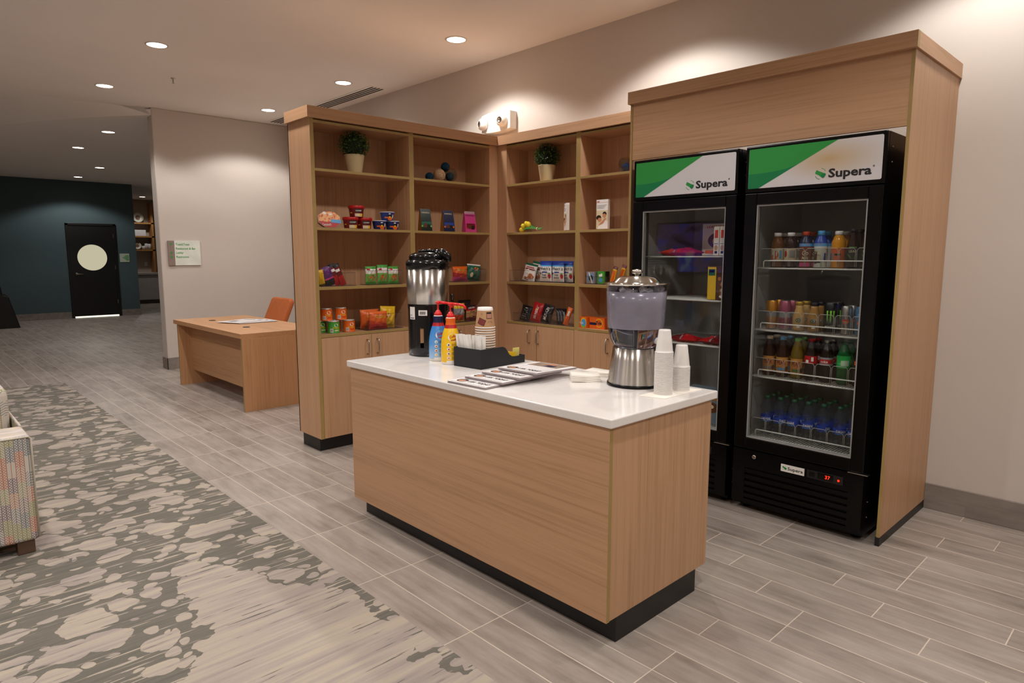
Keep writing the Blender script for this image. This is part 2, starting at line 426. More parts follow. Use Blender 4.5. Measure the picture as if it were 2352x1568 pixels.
# ------------------------------------------------------------------ emergency light on the wall
t = thing('emergency_light', 'white two-headed emergency light on the wall above the corner shelves', 'emergency light', (-3.54, -.001, 2.54))
m = MB(); pts = [(-.19, .0), (-.19, .15), (-.1, .164), (0, .167), (.1, .164), (.19, .15), (.19, 0), (.1, -.012), (0, -.015), (-.1, -.012)]
m.prism(list(reversed(pts)), 'y', -.085, 0, WHITE); m.build('body', t, bevel=.004)
for sx in (-.145, .105):
    h = MB().lathe([(.0, .0, WHITE), (.052, .0), (.055, .02), (.05, .045), (.032, .06), (.03, .064), (.027, .06)], n=24).xf(
        Matrix.Translation((sx, -.083, .07)) @ Matrix.Rotation(R(-14 if sx < 0 else 8), 4, 'Z') @ Matrix.Rotation(PI/2, 4, 'X')).build('lamp_head', t)
    MB().lathe([(0, .056, CHROME), (.012, .0565), (.017, .062), (.027, .061)], n=20).xf(
        Matrix.Translation((sx, -.083, .07)) @ Matrix.Rotation(R(-14 if sx < 0 else 8), 4, 'Z') @ Matrix.Rotation(PI/2, 4, 'X')).build('lens', h)

# ------------------------------------------------------------------ directory sign on the back wall
SGW = plain('sign_white', 'dfe6dc', .35); SGG = plain('sign_green', '3f9a45', .5); TAU = plain('sign_taupe', '8b7a74', .4)
t = thing('directory_sign', 'white directory sign with green lettering and a taupe arrow strip', 'sign', (-7.925, -1.417, 1.455))
MB().box(0, .014, -.115, .192, -.152, .152, SGW).build('panel', t, bevel=.002)
MB().box(0, .018, -.192, -.115, -.154, .154, TAU).build('arrow_strip', t, bevel=.002)
f = flatx(.0155)
for s, z, wd in (('Toast2Toast', .098, .162), ('Restaurant & Bar', .046, .232), ('Lobby', -.006, .084), ('Restrooms', -.058, .145)):
    MB().text(f, s, -.098+wd/2, z, .026, SGG, .012, w=wd).build('lettering_line', t)
f = flatx(.0195)
for z in (.112, .005, -.047):
    MB().poly(f, [(-.154, z+.020), (-.172, z), (-.160, z), (-.160, z-.018), (-.148, z-.018), (-.148, z), (-.136, z)][::-1], SGG).build('arrow', t)

# ------------------------------------------------------------------ the dim hall: door, room sign, hutch, high chair
DGL = emit('lit_frosted_window', 'efe6c4', .62); DGAP = emit('light_under_door', 'fff6e0', 1.3)
DBLK = plain('door_black_paint', '121211', .4)
m = MB(); X = -16.818
for y0, y1, z0, z1 in ((-1.138, -1.085, 0, 2.158), (-.193, -.14, 0, 2.158), (-1.138, -.14, 2.105, 2.158)): m.box(X, X+.03, y0, y1, z0, z1, DBLK)
struct('door_frame_1', m, bevel=.004)
d = struct('door_1', MB().box(X, X+.012, -1.083, -.195, .04, 2.103, DBLK)); d['label'] = 'black door with a big round lit window in the teal wall'
f = flatx(X+.014); cy, cz, r = -.652, 1.380, .300
MB().disc(f, cy, cz, r, DGL, 48).build('door_glass', d)
MB().ring(flatx(X+.015), cy, cz, r-.004, r+.012, DBLK, 48).build('glass_rim', d)
h = MB().lathe([(0, 0, CHROME), (.033, 0), (.033, .012), (.012, .014), (.012, .05), (0, .05)], n=16).xf(Matrix.Translation((X+.012, -.99, 1.007)) @ Matrix.Rotation(PI/2, 4, 'Y'))
h.tube([(X+.056, -.99, 1.007), (X+.056, -.96, 1.006), (X+.056, -.86, .998)], .010, CHROME); h.build('door_handle', d)
for z in (.35, 1.15, 1.88): MB().box(X+.012, X+.02, -.205, -.188, z-.05, z+.05, CHROME).build('hinge', d)
MB().box(X+.001, X+.008, -1.083, -.195, .002, .036, DGAP).build('door_gap_light', d)
t = thing('room_sign', 'small pale room sign beside the black door', 'sign', (X, -.04, 1.373))
MB().box(0, .01, -.05, .15, -.1, .1, plain('pale_sign', 'b9c4b2', .4)).build('panel', t)
m = MB()
for z, a in ((.05, .06), (.025, .035), (0, .01), (-.025, .05), (-.05, .075)): m.box(.010, .0112, a, .14, z-.008, z+.008, SGG)
m.build('printed_lines', t)

t = thing('hall_hutch', 'built-in hutch with orange-brown shelves and white base cabinets at the passage end', 'cabinet', (-21.4, 0, 0))
HW = plain('hutch_oak', '9a6a38', .5); HC = plain('hutch_cabinet_white', 'c9c4c2', .5); HT = plain('hutch_counter', 'c8bfb4', .4)
for i in range(3): MB().box(.02, .64, .32+.8*i, 1.11+.8*i, .12, .845, HC).build('door', t, bevel=.003)
MB().box(0, .60, .32, 3.0, 0, .12, plain('hutch_toe', '5a5048', .6)).build('toe_kick', t)
MB().box(0, .66, .30, 3.0, .86, .92, HT).build('counter', t)
for z in (1.585, 1.985, 2.385): MB().box(0,   .30, .30, 1.86, z-.02, z+.02, HW).build('shelf', t)
MB().box(0, .30, 1.80, 1.86, .92, 3.0, HW).build('upright', t)
PLW = plain('plate_cream', 'c6c4b4', .3); PLB = plain('plate_brown', '6b4a30', .4)
def plate(y, z, r, lb):
    t = thing('plate', lb, 'plate', (-21.22, y, z), ry=R(-10))
    MB().lathe([(0, 0, PLB), (r*.5, 0, PLW), (r*.58, .004), (r, .022), (r, .026), (r*.55, -.006), (0, -.006)], n=28).xf(Matrix.Translation((0, 0, r)) @ Matrix.Rotation(PI/2, 4, 'Y')).build('dish', t)
    MB().lathe([(0, .002, PLB), (r*.22, .002)], n=12).xf(Matrix.Translation((0, 0, r)) @ Matrix.Rotation(PI/2, 4, 'Y')).build('motif', t)
plate(1.49, 2.41, .145, 'large decorated plate propped on the top shelf of the far hutch')
plate(1.42, 1.61, .105, 'small brown plate propped on the lowest shelf of the far hutch')
tag(MB().box(-21.3, -21.16, 1.30, 1.66, 2.006, 2.19, HC).build('storage_box', bevel=.01), 'white storage box on the middle shelf of the far hutch', 'box')
for y, h, lb in ((1.64, .11, 'short white canister, leftmost of three on the lowest hutch shelf'), (1.72, .18, 'tall white canister, middle of three on the lowest hutch shelf'),
              (1.80, .17, 'white canister at the post, last of three on the lowest hutch shelf')):
    tag(MB().lathe([(0, 0, HC), (.055, 0), (.05, h*.9), (.04, h), (0, h)], (-21.22, y-.06, 1.606), 16).build('canister'), lb, 'canister', 'canisters on the far hutch')
tag(MB().box(-21.399, -21.39, 1.62, 1.70, 1.12, 1.24, HC).build('outlet_cover', bevel=.004), 'white outlet cover on the wall below the hutch shelves', 'outlet')
# black flared seat
HCB = plain('black_moulded_plastic', '0d0c0c', .3)
t = thing('high_chair', 'black flared high chair in the dim corner by the teal wall', 'chair', (-15.45, -2.62, 0))
for s in (-1, 1):
    m = MB(); m.prism([(-.30, 0), (.32, 0), (.17, .62), (.08, .66), (.05, .92), (-.10, .92), (-.16, .62)], 'x', s*.24-.02, s*.24+.02, HCB); m.build('side_panel', t, bevel=.012)
MB().box(-.22, .22, -.14, .18, .46, .50, HCB).build('seat', t, bevel=.01)
MB().box(-.22, .22, -.14, -.09, .5, .92, HCB).build('backrest', t, bevel=.01)
MB().box(-.22, .22, .10, .16, .60, .66, HCB).build('front_bar', t, bevel=.01)
MB().box(-.22, .22, .20, .26, .08, .13, HCB).build('foot_rest', t, bevel=.01)
# lit screen on the wall behind the camera's left, seen mirrored in the cooler glass
t = thing('wall_television', 'wall television with a violet picture, seen only as a reflection in the cooler glass', 'television', (-4.75, -6.99, 1.55))
MB().box(-.75, .75, 0, .04, -.42, .42, BLKG).build('housing', t)
tv = NT('television_picture'); co = tv.coord()
nz = tv.noise(tv.scale(co, (2.0, 1, 3.0)), 1.6, 3)
tv.end(tv.n('ShaderNodeEmission', {'Color': tv.ramp(nz, [(.35, lin('3a1d50')), (.52, lin('8a60b0')), (.6, lin('3a48ff')), (.68, lin('a8d0ff'))]), 'Strength': 1.5}).outputs[0])
MB().box(-.72, .72, .04, .042, -.39, .39, tv.m).build('screen', t)
# ------------------------------------------------------------------ rug
t = NT('pebble_pattern_rug'); co = t.coord(); X_, Y_, Z_ = t.sep(co)[:3]
st = t.noise(t.scale(co, (62, 2.6, 1)), 1.0, 3, .6)
st2 = t.noise(t.scale(co, (24, 1.5, 1), (5, 3, 0)), 1.0, 2)
wob = t.n('ShaderNodeTexNoise', {'Vector': co, 'Scale': 5.0, 'Detail': 2.0}).outputs[1]
pv = t.n('ShaderNodeVectorMath', {0: co, 1: t.n('ShaderNodeVectorMath', {0: wob, 1: (.16, .16, 0)}, operation='MULTIPLY').outputs[0]}, operation='ADD').outputs[0]
def pebble(sc, lo, hi):
    v = t.n('ShaderNodeTexVoronoi', {'Vector': t.scale(pv, (1.15, 1.0, 1)), 'Scale': sc, 'Randomness': .95}, voronoi_dimensions='2D')
    r = t.n('ShaderNodeMapRange', {0: t.sep(v.outputs['Color'])[0], 1: 0, 2: 1, 3: lo, 4: hi}).outputs[0]
    return t.math('LESS_THAN', t.math('ADD', v.outputs['Distance'], t.math('MULTIPLY', t.math('SUBTRACT', st, .5), .10)), r)
pb = t.math('MAXIMUM', pebble(4.4, .12, .42), pebble(9.0, .08, .36))
n0 = t.noise(t.scale(co, (1.9, 2.3, 1), (1.3, 7.7, 0)), 1.0, 4, .6)
xr = t.math('SUBTRACT', X_, t.math('MULTIPLY', t.math('MAXIMUM', t.math('SUBTRACT', -3.35, Y_), 0.0), 1.7))
reg = t.n('ShaderNodeMapRange', {0: xr, 1: -2.75, 2: -1.35, 3: -.36, 4: .22}).outputs[0]
edg = t.n('ShaderNodeMapRange', {0: Y_, 1: -3.15, 2: -2.85, 3: 0.0, 4: -.20}).outputs[0]
field = t.math('ADD', t.math('ADD', n0, reg), t.math('ADD', edg, t.math('MULTIPLY', t.math('SUBTRACT', st2, .5), .12)))
cream = t.math('MAXIMUM', pb, t.math('GREATER_THAN', field, .52))
cream = t.math('MAXIMUM', cream, t.math('GREATER_THAN', st, .605))
cream = t.math('MULTIPLY', cream, t.math('SUBTRACT', 1.0, t.math('MULTIPLY', t.math('LESS_THAN', st, .365), t.math('LESS_THAN', field, .75))))
cc = t.ramp(t.math('ADD', t.math('MULTIPLY', st, .4), t.math('MULTIPLY', st2, .6)), [(.38, lin('9f9590')), (.5, lin('ada399')), (.62, lin('b8ad9c'))])
dk = t.ramp(st, [(.3, lin('6a6760')), (.7, lin('7d796f'))])
pile = t.noise(t.scale(co, (420, 420, 1)), 1.0, 2)
RUGM = t.end(t.bsdf(t.mix(cream, dk, cc), .95, 0, .1, bump=pile, bs=.5, bd=.003))
m = MB().box(-7.8, 3.2, -6.4, -2.822, 0, .005, plain('rug_edge', '8d877c', .95), pz=RUGM)
tag(m.build('area_rug'), 'grey and cream pebble-patterned area rug beside the tiled walkway', 'rug')

# ------------------------------------------------------------------ island and its worktop
L = (-1.271, -2.063, 0)
t = thing('island_cabinet', 'free-standing oak laminate island cabinet with a black toe kick', 'counter', L)
def loc(mb): return mb.xf(Matrix.Translation((-L[0], -L[1], -L[2])))
x0, x1, y0, y1 = -2.151, -.391, -2.409, -1.718
loc(MB().box(x0, x1, y0, y0+.019, .1014, .829, WH, px=EDGE, nx=EDGE)).build('front_panel', t, bevel=.0012)
loc(MB().box(x1-.021, x1-.003, y0+.021, y1, .1014, .829, WV, py=EDGE)).build('end_panel', t, bevel=.0012)
loc(MB().box(x0, x0+.018, y0+.021, y1, .1014, .829, WV, py=EDGE)).build('end_panel', t, bevel=.0012)
loc(MB().box(x0+.018, x1-.021, y1-.02, y1, .1014, .829, WV)).build('back_panel', t)
loc(MB().box(x0+.018, x1-.021, y0+.019, y1-.02, .1014, .12, WH)).build('bottom_panel', t)
loc(MB().box(x0+.013, x1-.006, -2.344, -1.793, 0, .101, BLK)).build('toe_kick', t, bevel=.002)
tq = NT('white_quartz'); co = tq.coord(); sp = tq.noise(tq.scale(co, (300, 300, 300)), 1, 2); vn = tq.noise(tq.scale(co, (3, 3, 3)), 1, 5, .7)
cq = tq.mix(tq.ramp(vn, [(.35, (0, 0, 0, 1)), (.75, (1, 1, 1, 1))]), lin('e6e1dd'), lin('efebe8'))
cq = tq.mix(tq.ramp(sp, [(.60, (0, 0, 0, 1)), (.72, (1, 1, 1, 1))]), cq, lin('d8d0ca'))
QZ = tq.end(tq.bsdf(cq, .16, 0, .5))
tag(MB().box(-2.1707, -.376, -2.421, -1.7015, .8297, .864, QZ).build('countertop', bevel=.005, seg=3), 'glossy white quartz countertop of the island', 'countertop')

# ------------------------------------------------------------------ pulls and the two shelving units
def pull(x, y, z0, z1, parent):
    MB().tube([(x, y, z0), (x, y-.022, z0), (x, y-.030, z0+.008), (x, y-.030, z1-.008), (x, y-.022, z1), (x, y, z1)], .0048, CHROME).build('handle', parent)
def shelving(root, Wd, D, ep, bays, stile, crownx, handles, endface, toe):
    # bays: (x0, x1) openings; local axes: x along the front, -y towards the viewer
    zt = 2.356
    MB().box(ep[0], ep[1], -D, 0, .104, zt, WV, ny=EDGE).build('end_panel', root, bevel=.0012)
    MB().box(min(ep[0], .0), Wd, -.012, 0, .104, zt, WV).build('back_panel', root)
    MB().box(bays[0][1], bays[1][0], -D, -.012, .104, zt, WV, ny=EDGE).build('divider', root, bevel=.001)
    if stile: MB().box(stile[0], stile[1], -D, -.012, .104, zt, WV, ny=WV).build('corner_stile', root, bevel=.001)
    a, b = bays[0][0], bays[1][1]
    for x0, x1 in bays:
        MB().box(x0, x1, -D, -.012, 2.329, 2.347, WH, ny=EDGE).build('top_panel', root)
        for zs, th in ((2.0245, .018), (1.62, .018), (1.204, .021)):
            MB().box(x0, x1, -D, -.012, zs-th, zs, WH, ny=EDGE).build('shelf', root, bevel=.0008)
        MB().box(x0, x1, -D, -.012, .842, .862, WH, ny=EDGE).build('deck', root, bevel=.0008)
        MB().box(x0, x1, -D+.03, -.012, .104, .122, WH).build('cabinet_floor', root)
    for (x0, x1), hx in handles:
        d = MB().box(x0, x1, -D-.001, -D+.017, .106, .839, WV, px=EDGE, nx=EDGE).build('door', root, bevel=.001)
        pull(hx, -D-.001, .692, .800, d)
    m = MB().box(crownx[0], crownx[1], -D-.02, .0 if not endface else 0.0, zt, 2.433, WH, nx=WY, px=WY); m.build('crown_moulding', root, bevel=.001)
    MB().box(toe[0], toe[1], -D+toe[2], -.004, 0, .103, BLK).build('toe_kick', root, bevel=.0015)
t = thing('shelving_unit', 'tall open oak shelving unit standing out from the wall, its end panel facing the desk', 'shelving', (-3.647, -2.003, 0), PI/2)
shelving(t, 2.0, .336, (0, .029), ((.029, .813), (.855, 1.638)), (1.638, 1.995), (-.022, 1.99),
         (((.030, .437), .398), ((.440, .833), .485), ((.836, 1.237), 1.198), ((1.240, 1.640), 1.285)), True, (.024, 1.99, .068))
t = thing('shelving_unit', 'tall open oak shelving unit along the wall, between the corner and the cooler surround', 'shelving', (-3.309, -.002, 0), 0)
shelving(t, 1.745, .270, (1.717, 1.745), ((.114, .892), (.936, 1.717)), (0.0, .114), (.02, 1.741),
         (((.072, .478), .399), ((.481, .890), .499), ((.893, 1.302), 1.233), ((1.305, 1.714), 1.320)), False, (.01, 1.745, .06))

# ------------------------------------------------------------------ cooler surround
t = thing('cooler_surround', 'tall oak laminate surround framing the two drink coolers', 'cabinet', (-1.56, -.002, 0))
MB().box(0, .0155, -.7505, 0, 0, 2.345, WV, ny=EDGE).build('side_panel', t, bevel=.001)
MB().box(1.5445, 1.56, -.7505, 0, .0445, 2.345, WV, ny=EDGE).build('side_panel', t, bevel=.001)
MB().box(1.540, 1.5608, -.7515, 0, 0, .044, BLK).build('plinth', t, bevel=.001)
MB().box(.016, 1.544, -.745, -.727, 2.013, 2.40, WH).build('fascia', t)
MB().box(-.006, 1.571, -.774, -.7452, 2.346, 2.419, WH, px=EDGE).build('crown_front', t, bevel=.001)
for a, b in ((1.5485, 1.5705), (-.006, .014)): MB().box(a, b, -.745, 0, 2.346, 2.419, WY, px=WY).build('crown_side', t, bevel=.001)

# ------------------------------------------------------------------ drink coolers
LIN = plain('cooler_liner', 'a3a09c', .5); WIRE = plain('white_wire', 'd6d2cb', .4); GASK = plain('gasket_grey', '9a9996', .4)
def emb(nm, stain):
    q = NT(nm); c = lin('cfccce')
    if stain:
        co = q.coord()
        dx, dy, dz = q.sep(q.scale(co, (3.6, 1, 9.0), (-1.55, 0, -17.05)))[:3]
        d = q.math('SQRT', q.math('ADD', q.math('MULTIPLY', dx, dx), q.math('MULTIPLY', dz, dz)))
        q.mm = q.mix(q.ramp(d, [(.05, (1, 1, 1, 1)), (1.0, (0, 0, 0, 1))]), c, lin('bfa57e')); c = q.mm
    return q.end(q.bsdf(c, .22, 0, .5))
HWH = emb('sign_panel_white', False); HST = emb('sign_panel_heat_stained', True)
GR1 = plain('sign_green_light', '2f8f42', .25, var=.02); GR2 = plain('sign_green_dark', '167a48', .25, var=.02); INK = plain('black_ink', '17171a', .4)
RED = emit('red_led', 'ff2a12', 3.0); PAN = plain('control_panel', '1c1c1d', .3)
def logo_ball(m, f, cx, cy, r):
    def band(pts, mt): m.poly(f, [(cx+r*a, cy+r*b) for a, b in pts], mt)
    def arc(x, y, q, a0, a1, n=7): return [(x+q*math.cos(a0+(a1-a0)*i/n), y+q*math.sin(a0+(a1-a0)*i/n)) for i in range(n+1)]
    band([(-.72, .72), (-.95, .25), (-.9, .05), (-.3, -.25), (.45, -.85), (.75, -.62), (.97, -.2), (.92, 0), (.3, .22), (-.2, .45)], GR1)
    m.poly(up_(f, .0004), [(cx+r*a, cy+r*b) for a, b in ((.1, -.52), (.45, -.84), (.74, -.61), (.96, -.2), (.91, -.02), (.2, -.1))], GR2)
    band(arc(0, 0, 1.0, R(22), R(85))+arc(.05, .08, .84, R(80), R(24)), GR1)
    band(arc(0, 0, 1.0, R(200), R(265))+arc(-.05, -.06, .84, R(262), R(204)), GR2)
def cooler(x0, label, stain):
    Wd = .686
    t = thing('drink_cooler', label, 'cooler', (x0, 0, 0))
    zb = .03
    m = MB(); m.box(0, .03, -.765, -.10, zb, 1.996, BLKM, px=LIN); m.box(Wd-.03, Wd, -.765, -.10, zb, 1.996, BLKM, nx=LIN)
    m.box(.03, Wd-.03, -.13, -.10, zb, 1.996, BLKM, ny=LIN); m.box(.03, Wd-.03, -.765, -.13, 1.735, 1.996, BLKM, nz=LIN)
    m.box(.03, Wd-.03, -.765, -.13, zb, .392, BLKM, pz=LIN)
    m.build('cabinet', t)
    h = MB().box(0, Wd, -.80, -.766, 1.757, 1.997, BLKM).build('header', t, bevel=.006, seg=3)
    m = MB(); f0 = flat(-.8012, .0185, 1.777); pw, ph = .653, .203; wm = HST if stain else HWH
    m.poly(f0, rrect(0, pw, 0, ph, .008), wm)
    g = [(.69, 1), (.0, 1), (0, .37), (.1, .372), (.2, .392), (.3, .43), (.4, .52), (.53, .735)]
    f1 = flat(-.8018, .0185, 1.777)
    m.poly(f1, [(a*pw*.999+.0005, b*ph) for a, b in g], GR1)
    g = [(0, .37), (0, 0), (.09, 0), (.53, .735), (.4, .52), (.3, .43), (.2, .392), (.1, .372)]
    m.poly(f1, [(a*pw*.999+.0005, b*ph) for a, b in g], GR2)
    sp = m.build('sign_panel', h)
    m = MB(); f2 = flat(-.8024, .0185, 1.777)
    logo_ball(m, f2, .575*pw, .235*ph, .027)
    m.text(f2, 'Supera', .783*pw, .135*ph, .040, INK, .030, w=.196*1.0); m.ring(f2, .945*pw, .135*ph+.036, .002, .0042, INK, 10)
    m.build('lettering', h)
    # door
    fr = MB(); a, b, c, d = .003, Wd-.003, .362, 1.752
    fr.box(a, .070, -.80, -.767, c, d, BLKM); fr.box(.620, b, -.80, -.767, c, d, BLKM)
    fr.box(.070, .620, -.80, -.767, 1.692, d, BLKM); fr.box(.070, .620, -.80, -.767, c, .425, BLKM)
    dr = fr.build('door', t, bevel=.004)
    g = MB()
    for q in ((.070, .077, .425, 1.692), (.613, .620, .425, 1.692), (.077, .613, .425, .432), (.077, .613, 1.685, 1.692)): g.box(q[0], q[1], -.793, -.768, q[2], q[3], GASK)
    g.build('gasket', dr)
    MB().box(.077, .613, -.790, -.785, .432, 1.685, GLS).build('glass_pane', dr)
    MB().box(.0785, .6115, -.776, -.772, .4335, 1.6835, GLS2).build('glass_pane', dr)
    MB().box(.615, .708, -.812, -.78, .3575, .3615, CHROME).build('hinge', t, bevel=.001)
    # grille
    g = MB(); g.box(.0, .072, -.795, -.766, .05, .354, BLKM); g.box(.618, Wd, -.795, -.766, .05, .354, BLKM); g.box(.072, .618, -.795, -.766, .252, .354, BLKM); g.box(.072, .618, -.795, -.766, .05, .072, BLKM)
    g.box(.072, .618, -.774, -.766, .072, .252, SLOTB)
    for k in range(5):
        z = .074+.036*k; g.prism([(-.794, z+.006), (-.776, z), (-.775, z+.027), (-.794, z+.029)], 'x', .072, .618, BLKM)
    gr = g.build('grille', t)
    m = MB(); f = flat(-.7992, .276, .281); m.box(.276, .400, -.7985, -.7952, .281, .320, WHITE); logo_ball(m, f, .02, .021, .0125); m.text(f, 'Supera', .077, .012, .017, INK, .012, w=.08); m.build('name_plate', gr)
    m = MB(); m.box(.413, .592, -.7975, -.7952, .279, .322, PAN); m.box(.425, .452, -.7995, -.797, .29, .312, BLKG); m.box(.468, .545, -.7995, -.797, .286, .318, plain('display_window', '0a0808', .15))
    m.box(.560, .583, -.7995, -.797, .288, .311, plain('rocker_switch', '3a0d0a', .3)); m.build('control_panel', gr)
    m = MB(); f = flat(-.8000, .50, .2935); m.text(f, '37', .018, 0, .018, RED, .01); m.disc(flat(-.8, 0, 0), .5715, .2995, .0055, RED, 12); m.build('display_digits', gr)
    MB().lathe([(0, 0, CHROME), (.012, 0), (.012, .008), (.008, .010), (0, .010)], n=16).xf(Matrix.Translation((.125, -.795, .322)) @ Matrix.Rotation(PI/2, 4, 'X')).build('lock', gr)
    for xx in (.05, Wd-.05):
        for yy in (-.70, -.16): MB().lathe([(0, 0, BLKM), (.022, 0), (.022, .03), (0, .03)], (xx, yy, 0), 12).build('foot', t)
    for z in (.12, .20, 1.86, 1.93): MB().sphere((Wd+.001, -.72, z), .0035, CHROME, 8, 5).build('screw', t)
    for xx in (.034, Wd-.040): MB().box(xx, xx+.006, -.70, -.685, .45, 1.70, plain('shelf_standard', '3a3838', .5)).build('shelf_standard', t)
    return t
SLOTB = plain('grille_dark', '030303', .6)
def wire_shelf(t, z, guard=True, lip=0):
    """white wire shelf inside a cooler; lip = number of clear bottle lanes"""
    m = MB(); x0, x1, yf, yb = .046, .640, -.725, -.16
    m.tube([(x0, yf, z-.006), (x1, yf, z-.006), (x1, yb, z-.006), (x0, yb, z-.006)], .0045, WIRE, 6, True)
    n = 40
    for i in range(n+1):
        x = x0+(x1-x0)*i/n; m.tube([(x, yf, z-.004), (x, yb, z-.004)], .0020, WIRE, 4)
    s = m.build('wire_shelf', t)
    if guard:
        MB().tube([(.088, -.722, z-.004), (.088, -.722, z+.030), (.094, -.722, z+.036), (.600, -.722, z+.036), (.606, -.722, z+.030), (.606, -.722, z-.004)], .0036, WIRE, 6).build('guard_rail', s)
    if lip:
        m = MB(); LIPM = clear('clear_lane_divider', 'f4f2ee', .05, 1.35, .012, 'cfccc8')
        x0, x1 = .056, .636; w_ = (x1-x0)/lip
        for i in range(lip):
            a = x0+w_*i
            m.tube([(a+.004, -.712, z+.006), (a+.003, -.712, z+.088), (a+.012, -.712, z+.100), (a+w_-.012, -.712, z+.100), (a+w_-.003, -.712, z+.088), (a+w_-.004, -.712, z+.006)], .0016, plain('clear_edge', 'b9b5b0', .3), 5)
        m.box(x0, x1, -.7135, -.7125, z+.006, z+.100, LIPM)
        m.build('lane_divider', s)
    return s
RC = cooler(-.762, 'black drink cooler next to the free end of the surround, stocked with bottles and cans', True)
LC = cooler(-1.490, 'black cooler next to the shelves, half hidden behind the water dispenser', False)
for z in (1.362, 1.024, .765, .424): wire_shelf(RC, z, True, 7)
for z in (1.424, 1.168, .902, .424): wire_shelf(LC, z, False, 0)

# ------------------------------------------------------------------ desk
L = (-5.87, -1.50, 0)
t = thing('desk', 'light oak laminate desk standing in front of the sign wall', 'desk', L)
loc(MB().box(-6.874, -4.972, -1.905, -1.097, .676, .721, WDK)).build('desktop', t, bevel=.002)
loc(MB().box(-4.990, -4.962, -1.900, -1.12, 0, .676, WDV, ny=EDGE)).build('side_panel', t, bevel=.001)
loc(MB().box(-6.775, -6.747, -1.900, -1.12, 0, .676, WDV, ny=EDGE)).build('side_panel', t, bevel=.001)
loc(MB().box(-6.747, -4.990, -1.765, -1.745, .16, .676, WDK)).build('modesty_panel', t, bevel=.001)
for gx in (-6.458, -5.524): loc(MB().lathe([(0, .002, BLKM), (.028, .002), (.032, .004), (.036, .003), (.036, 0)], (gx, -1.63, .721), 20)).build('cable_grommet', t)

# ------------------------------------------------------------------ orange task chairs
ORG = plain('orange_upholstery', 'b4602c', .8)
def chair(x, y, rz, lb):
    t = thing('office_chair', lb, 'chair', (x, y, 0), rz)
    m = MB(); m.prism(rrect(-.27, .27, -.25, .25, .07), 'z', .44, .52, ORG); m.build('seat', t, bevel=.025, seg=3)
    m = MB(); i = len(m.v); m.prism(rrect(-.275, .275, 0, .42, .06), 'y', -.035, .035, ORG)
    m.xf(Matrix.Translation((0, .235, .52)) @ Matrix.Rotation(R(-24), 4, 'X')); m.build('backrest', t, bevel=.03, seg=3)
    m = MB(); m.tube([(0, .15, .42), (0, .27, .44), (0, .31, .60)], .022, BLKM); m.build('back_bracket', t)
    MB().lathe([(0, .10, BLKM), (.035, .10), (.03, .28), (.02, .28), (.02, .44), (0, .44)], n=16).build('gas_lift', t)
    b = MB()
    for k in range(5):
        a = R(72*k+18); b.tube([(.02*math.cos(a), .02*math.sin(a), .105), (.31*math.cos(a), .31*math.sin(a), .075)], [.024, .015], CHROME)
    b.build('base', t)
    for k in range(5):
        a = R(72*k+20); MB().lathe([(0, -.018, BLKM), (.027, -.018), (.03, 0), (.027, .018), (0, .018)], n=14).xf(Matrix.Translation((.315*math.cos(a), .315*math.sin(a), .03)) @ Matrix.Rotation(a, 4, 'Z') @ Matrix.Rotation(PI/2, 4, 'X')).build('caster', t)
chair(-6.88, -1.02, 0, 'orange upholstered office chair behind the desk, its whole backrest in view')
chair(-5.97, -.98, 0, 'orange upholstered office chair almost hidden by the end of the shelving unit')

# ------------------------------------------------------------------ sofa end with chevron cloth
q = NT('chevron_upholstery'); co = q.coord(); x, y, z = q.sep(co)[:3]
n_ = q.n('ShaderNodeNewGeometry').outputs['Normal']; nx, ny, nz = q.sep(n_)[:3]
u = q.math('DIVIDE', q.math('ADD', y, q.math('MULTIPLY', x, .9)), .034); ui = q.math('FLOOR', u); uf = q.math('ABSOLUTE', q.math('SUBTRACT', q.math('FRACT', u), .5))
par = q.math('SUBTRACT', q.math('MULTIPLY', q.math('MODULO', q.math('ABSOLUTE', ui), 2.0), 2.0), 1.0)
zz = q.math('ADD', z, q.math('MULTIPLY', q.math('SUBTRACT', uf, .25), .052))
def lines(sgn, p):
    return q.math('LESS_THAN', q.math('FRACT', q.math('DIVIDE', q.math('ADD', z, q.math('MULTIPLY', uf, .036*sgn)), p)), .22)
zi = q.math('FLOOR', q.math('ADD', q.math('DIVIDE', z, .075), q.math('MULTIPLY', ui, .37)))
r1 = q.n('ShaderNodeTexWhiteNoise', {'Vector': q.comb(ui, zi)}, noise_dimensions='2D').outputs[0]
r2 = q.n('ShaderNodeTexWhiteNoise', {'Vector': q.comb(zi, ui, 3.0)}, noise_dimensions='3D').outputs[0]
la = lines(1.0, .0125); lb = q.math('MULTIPLY', lines(-1.0, .0125), q.math('GREATER_THAN', r2, .45))
spine = q.math('LESS_THAN', q.math('SUBTRACT', .5, uf), .03); spine2 = q.math('LESS_THAN', uf, .03)
ln = q.math('MULTIPLY', q.math('MAXIMUM', la, lb), q.math('GREATER_THAN', r2, .16)); ln = q.math('MAXIMUM', ln, q.math('MAXIMUM', spine, spine2))
lc = q.ramp(r1, [(0, lin('b5684a')), (.28, lin('8b9056')), (.52, lin('5d6f7c')), (.76, lin('6b5a6e'))], 'CONSTANT')
CHEV = q.end(q.bsdf(q.mix(ln, lin('cdc4b8'), lc), .9, 0, .1))
q = NT('pastel_streak_upholstery'); co = q.coord()
s1 = q.noise(q.scale(co, (22, 3.0, 22)), 1, 3); s2 = q.noise(q.scale(co, (150, 40, 150)), 1, 2)
CST = q.end(q.bsdf(q.mix(q.math('MULTIPLY', s2, .5), q.ramp(s1, [(.3, lin('a9877a')), (.42, lin('cfc1a8')), (.52, lin('a8a6ac')), (.62, lin('d8cfc4')), (.72, lin('c0a27e'))]), lin('d6ccc0')), .9, 0, .1))
PIPE = plain('sofa_piping', 'c9c3b4', .8)
L = (-3.6, -4.2, .0055)
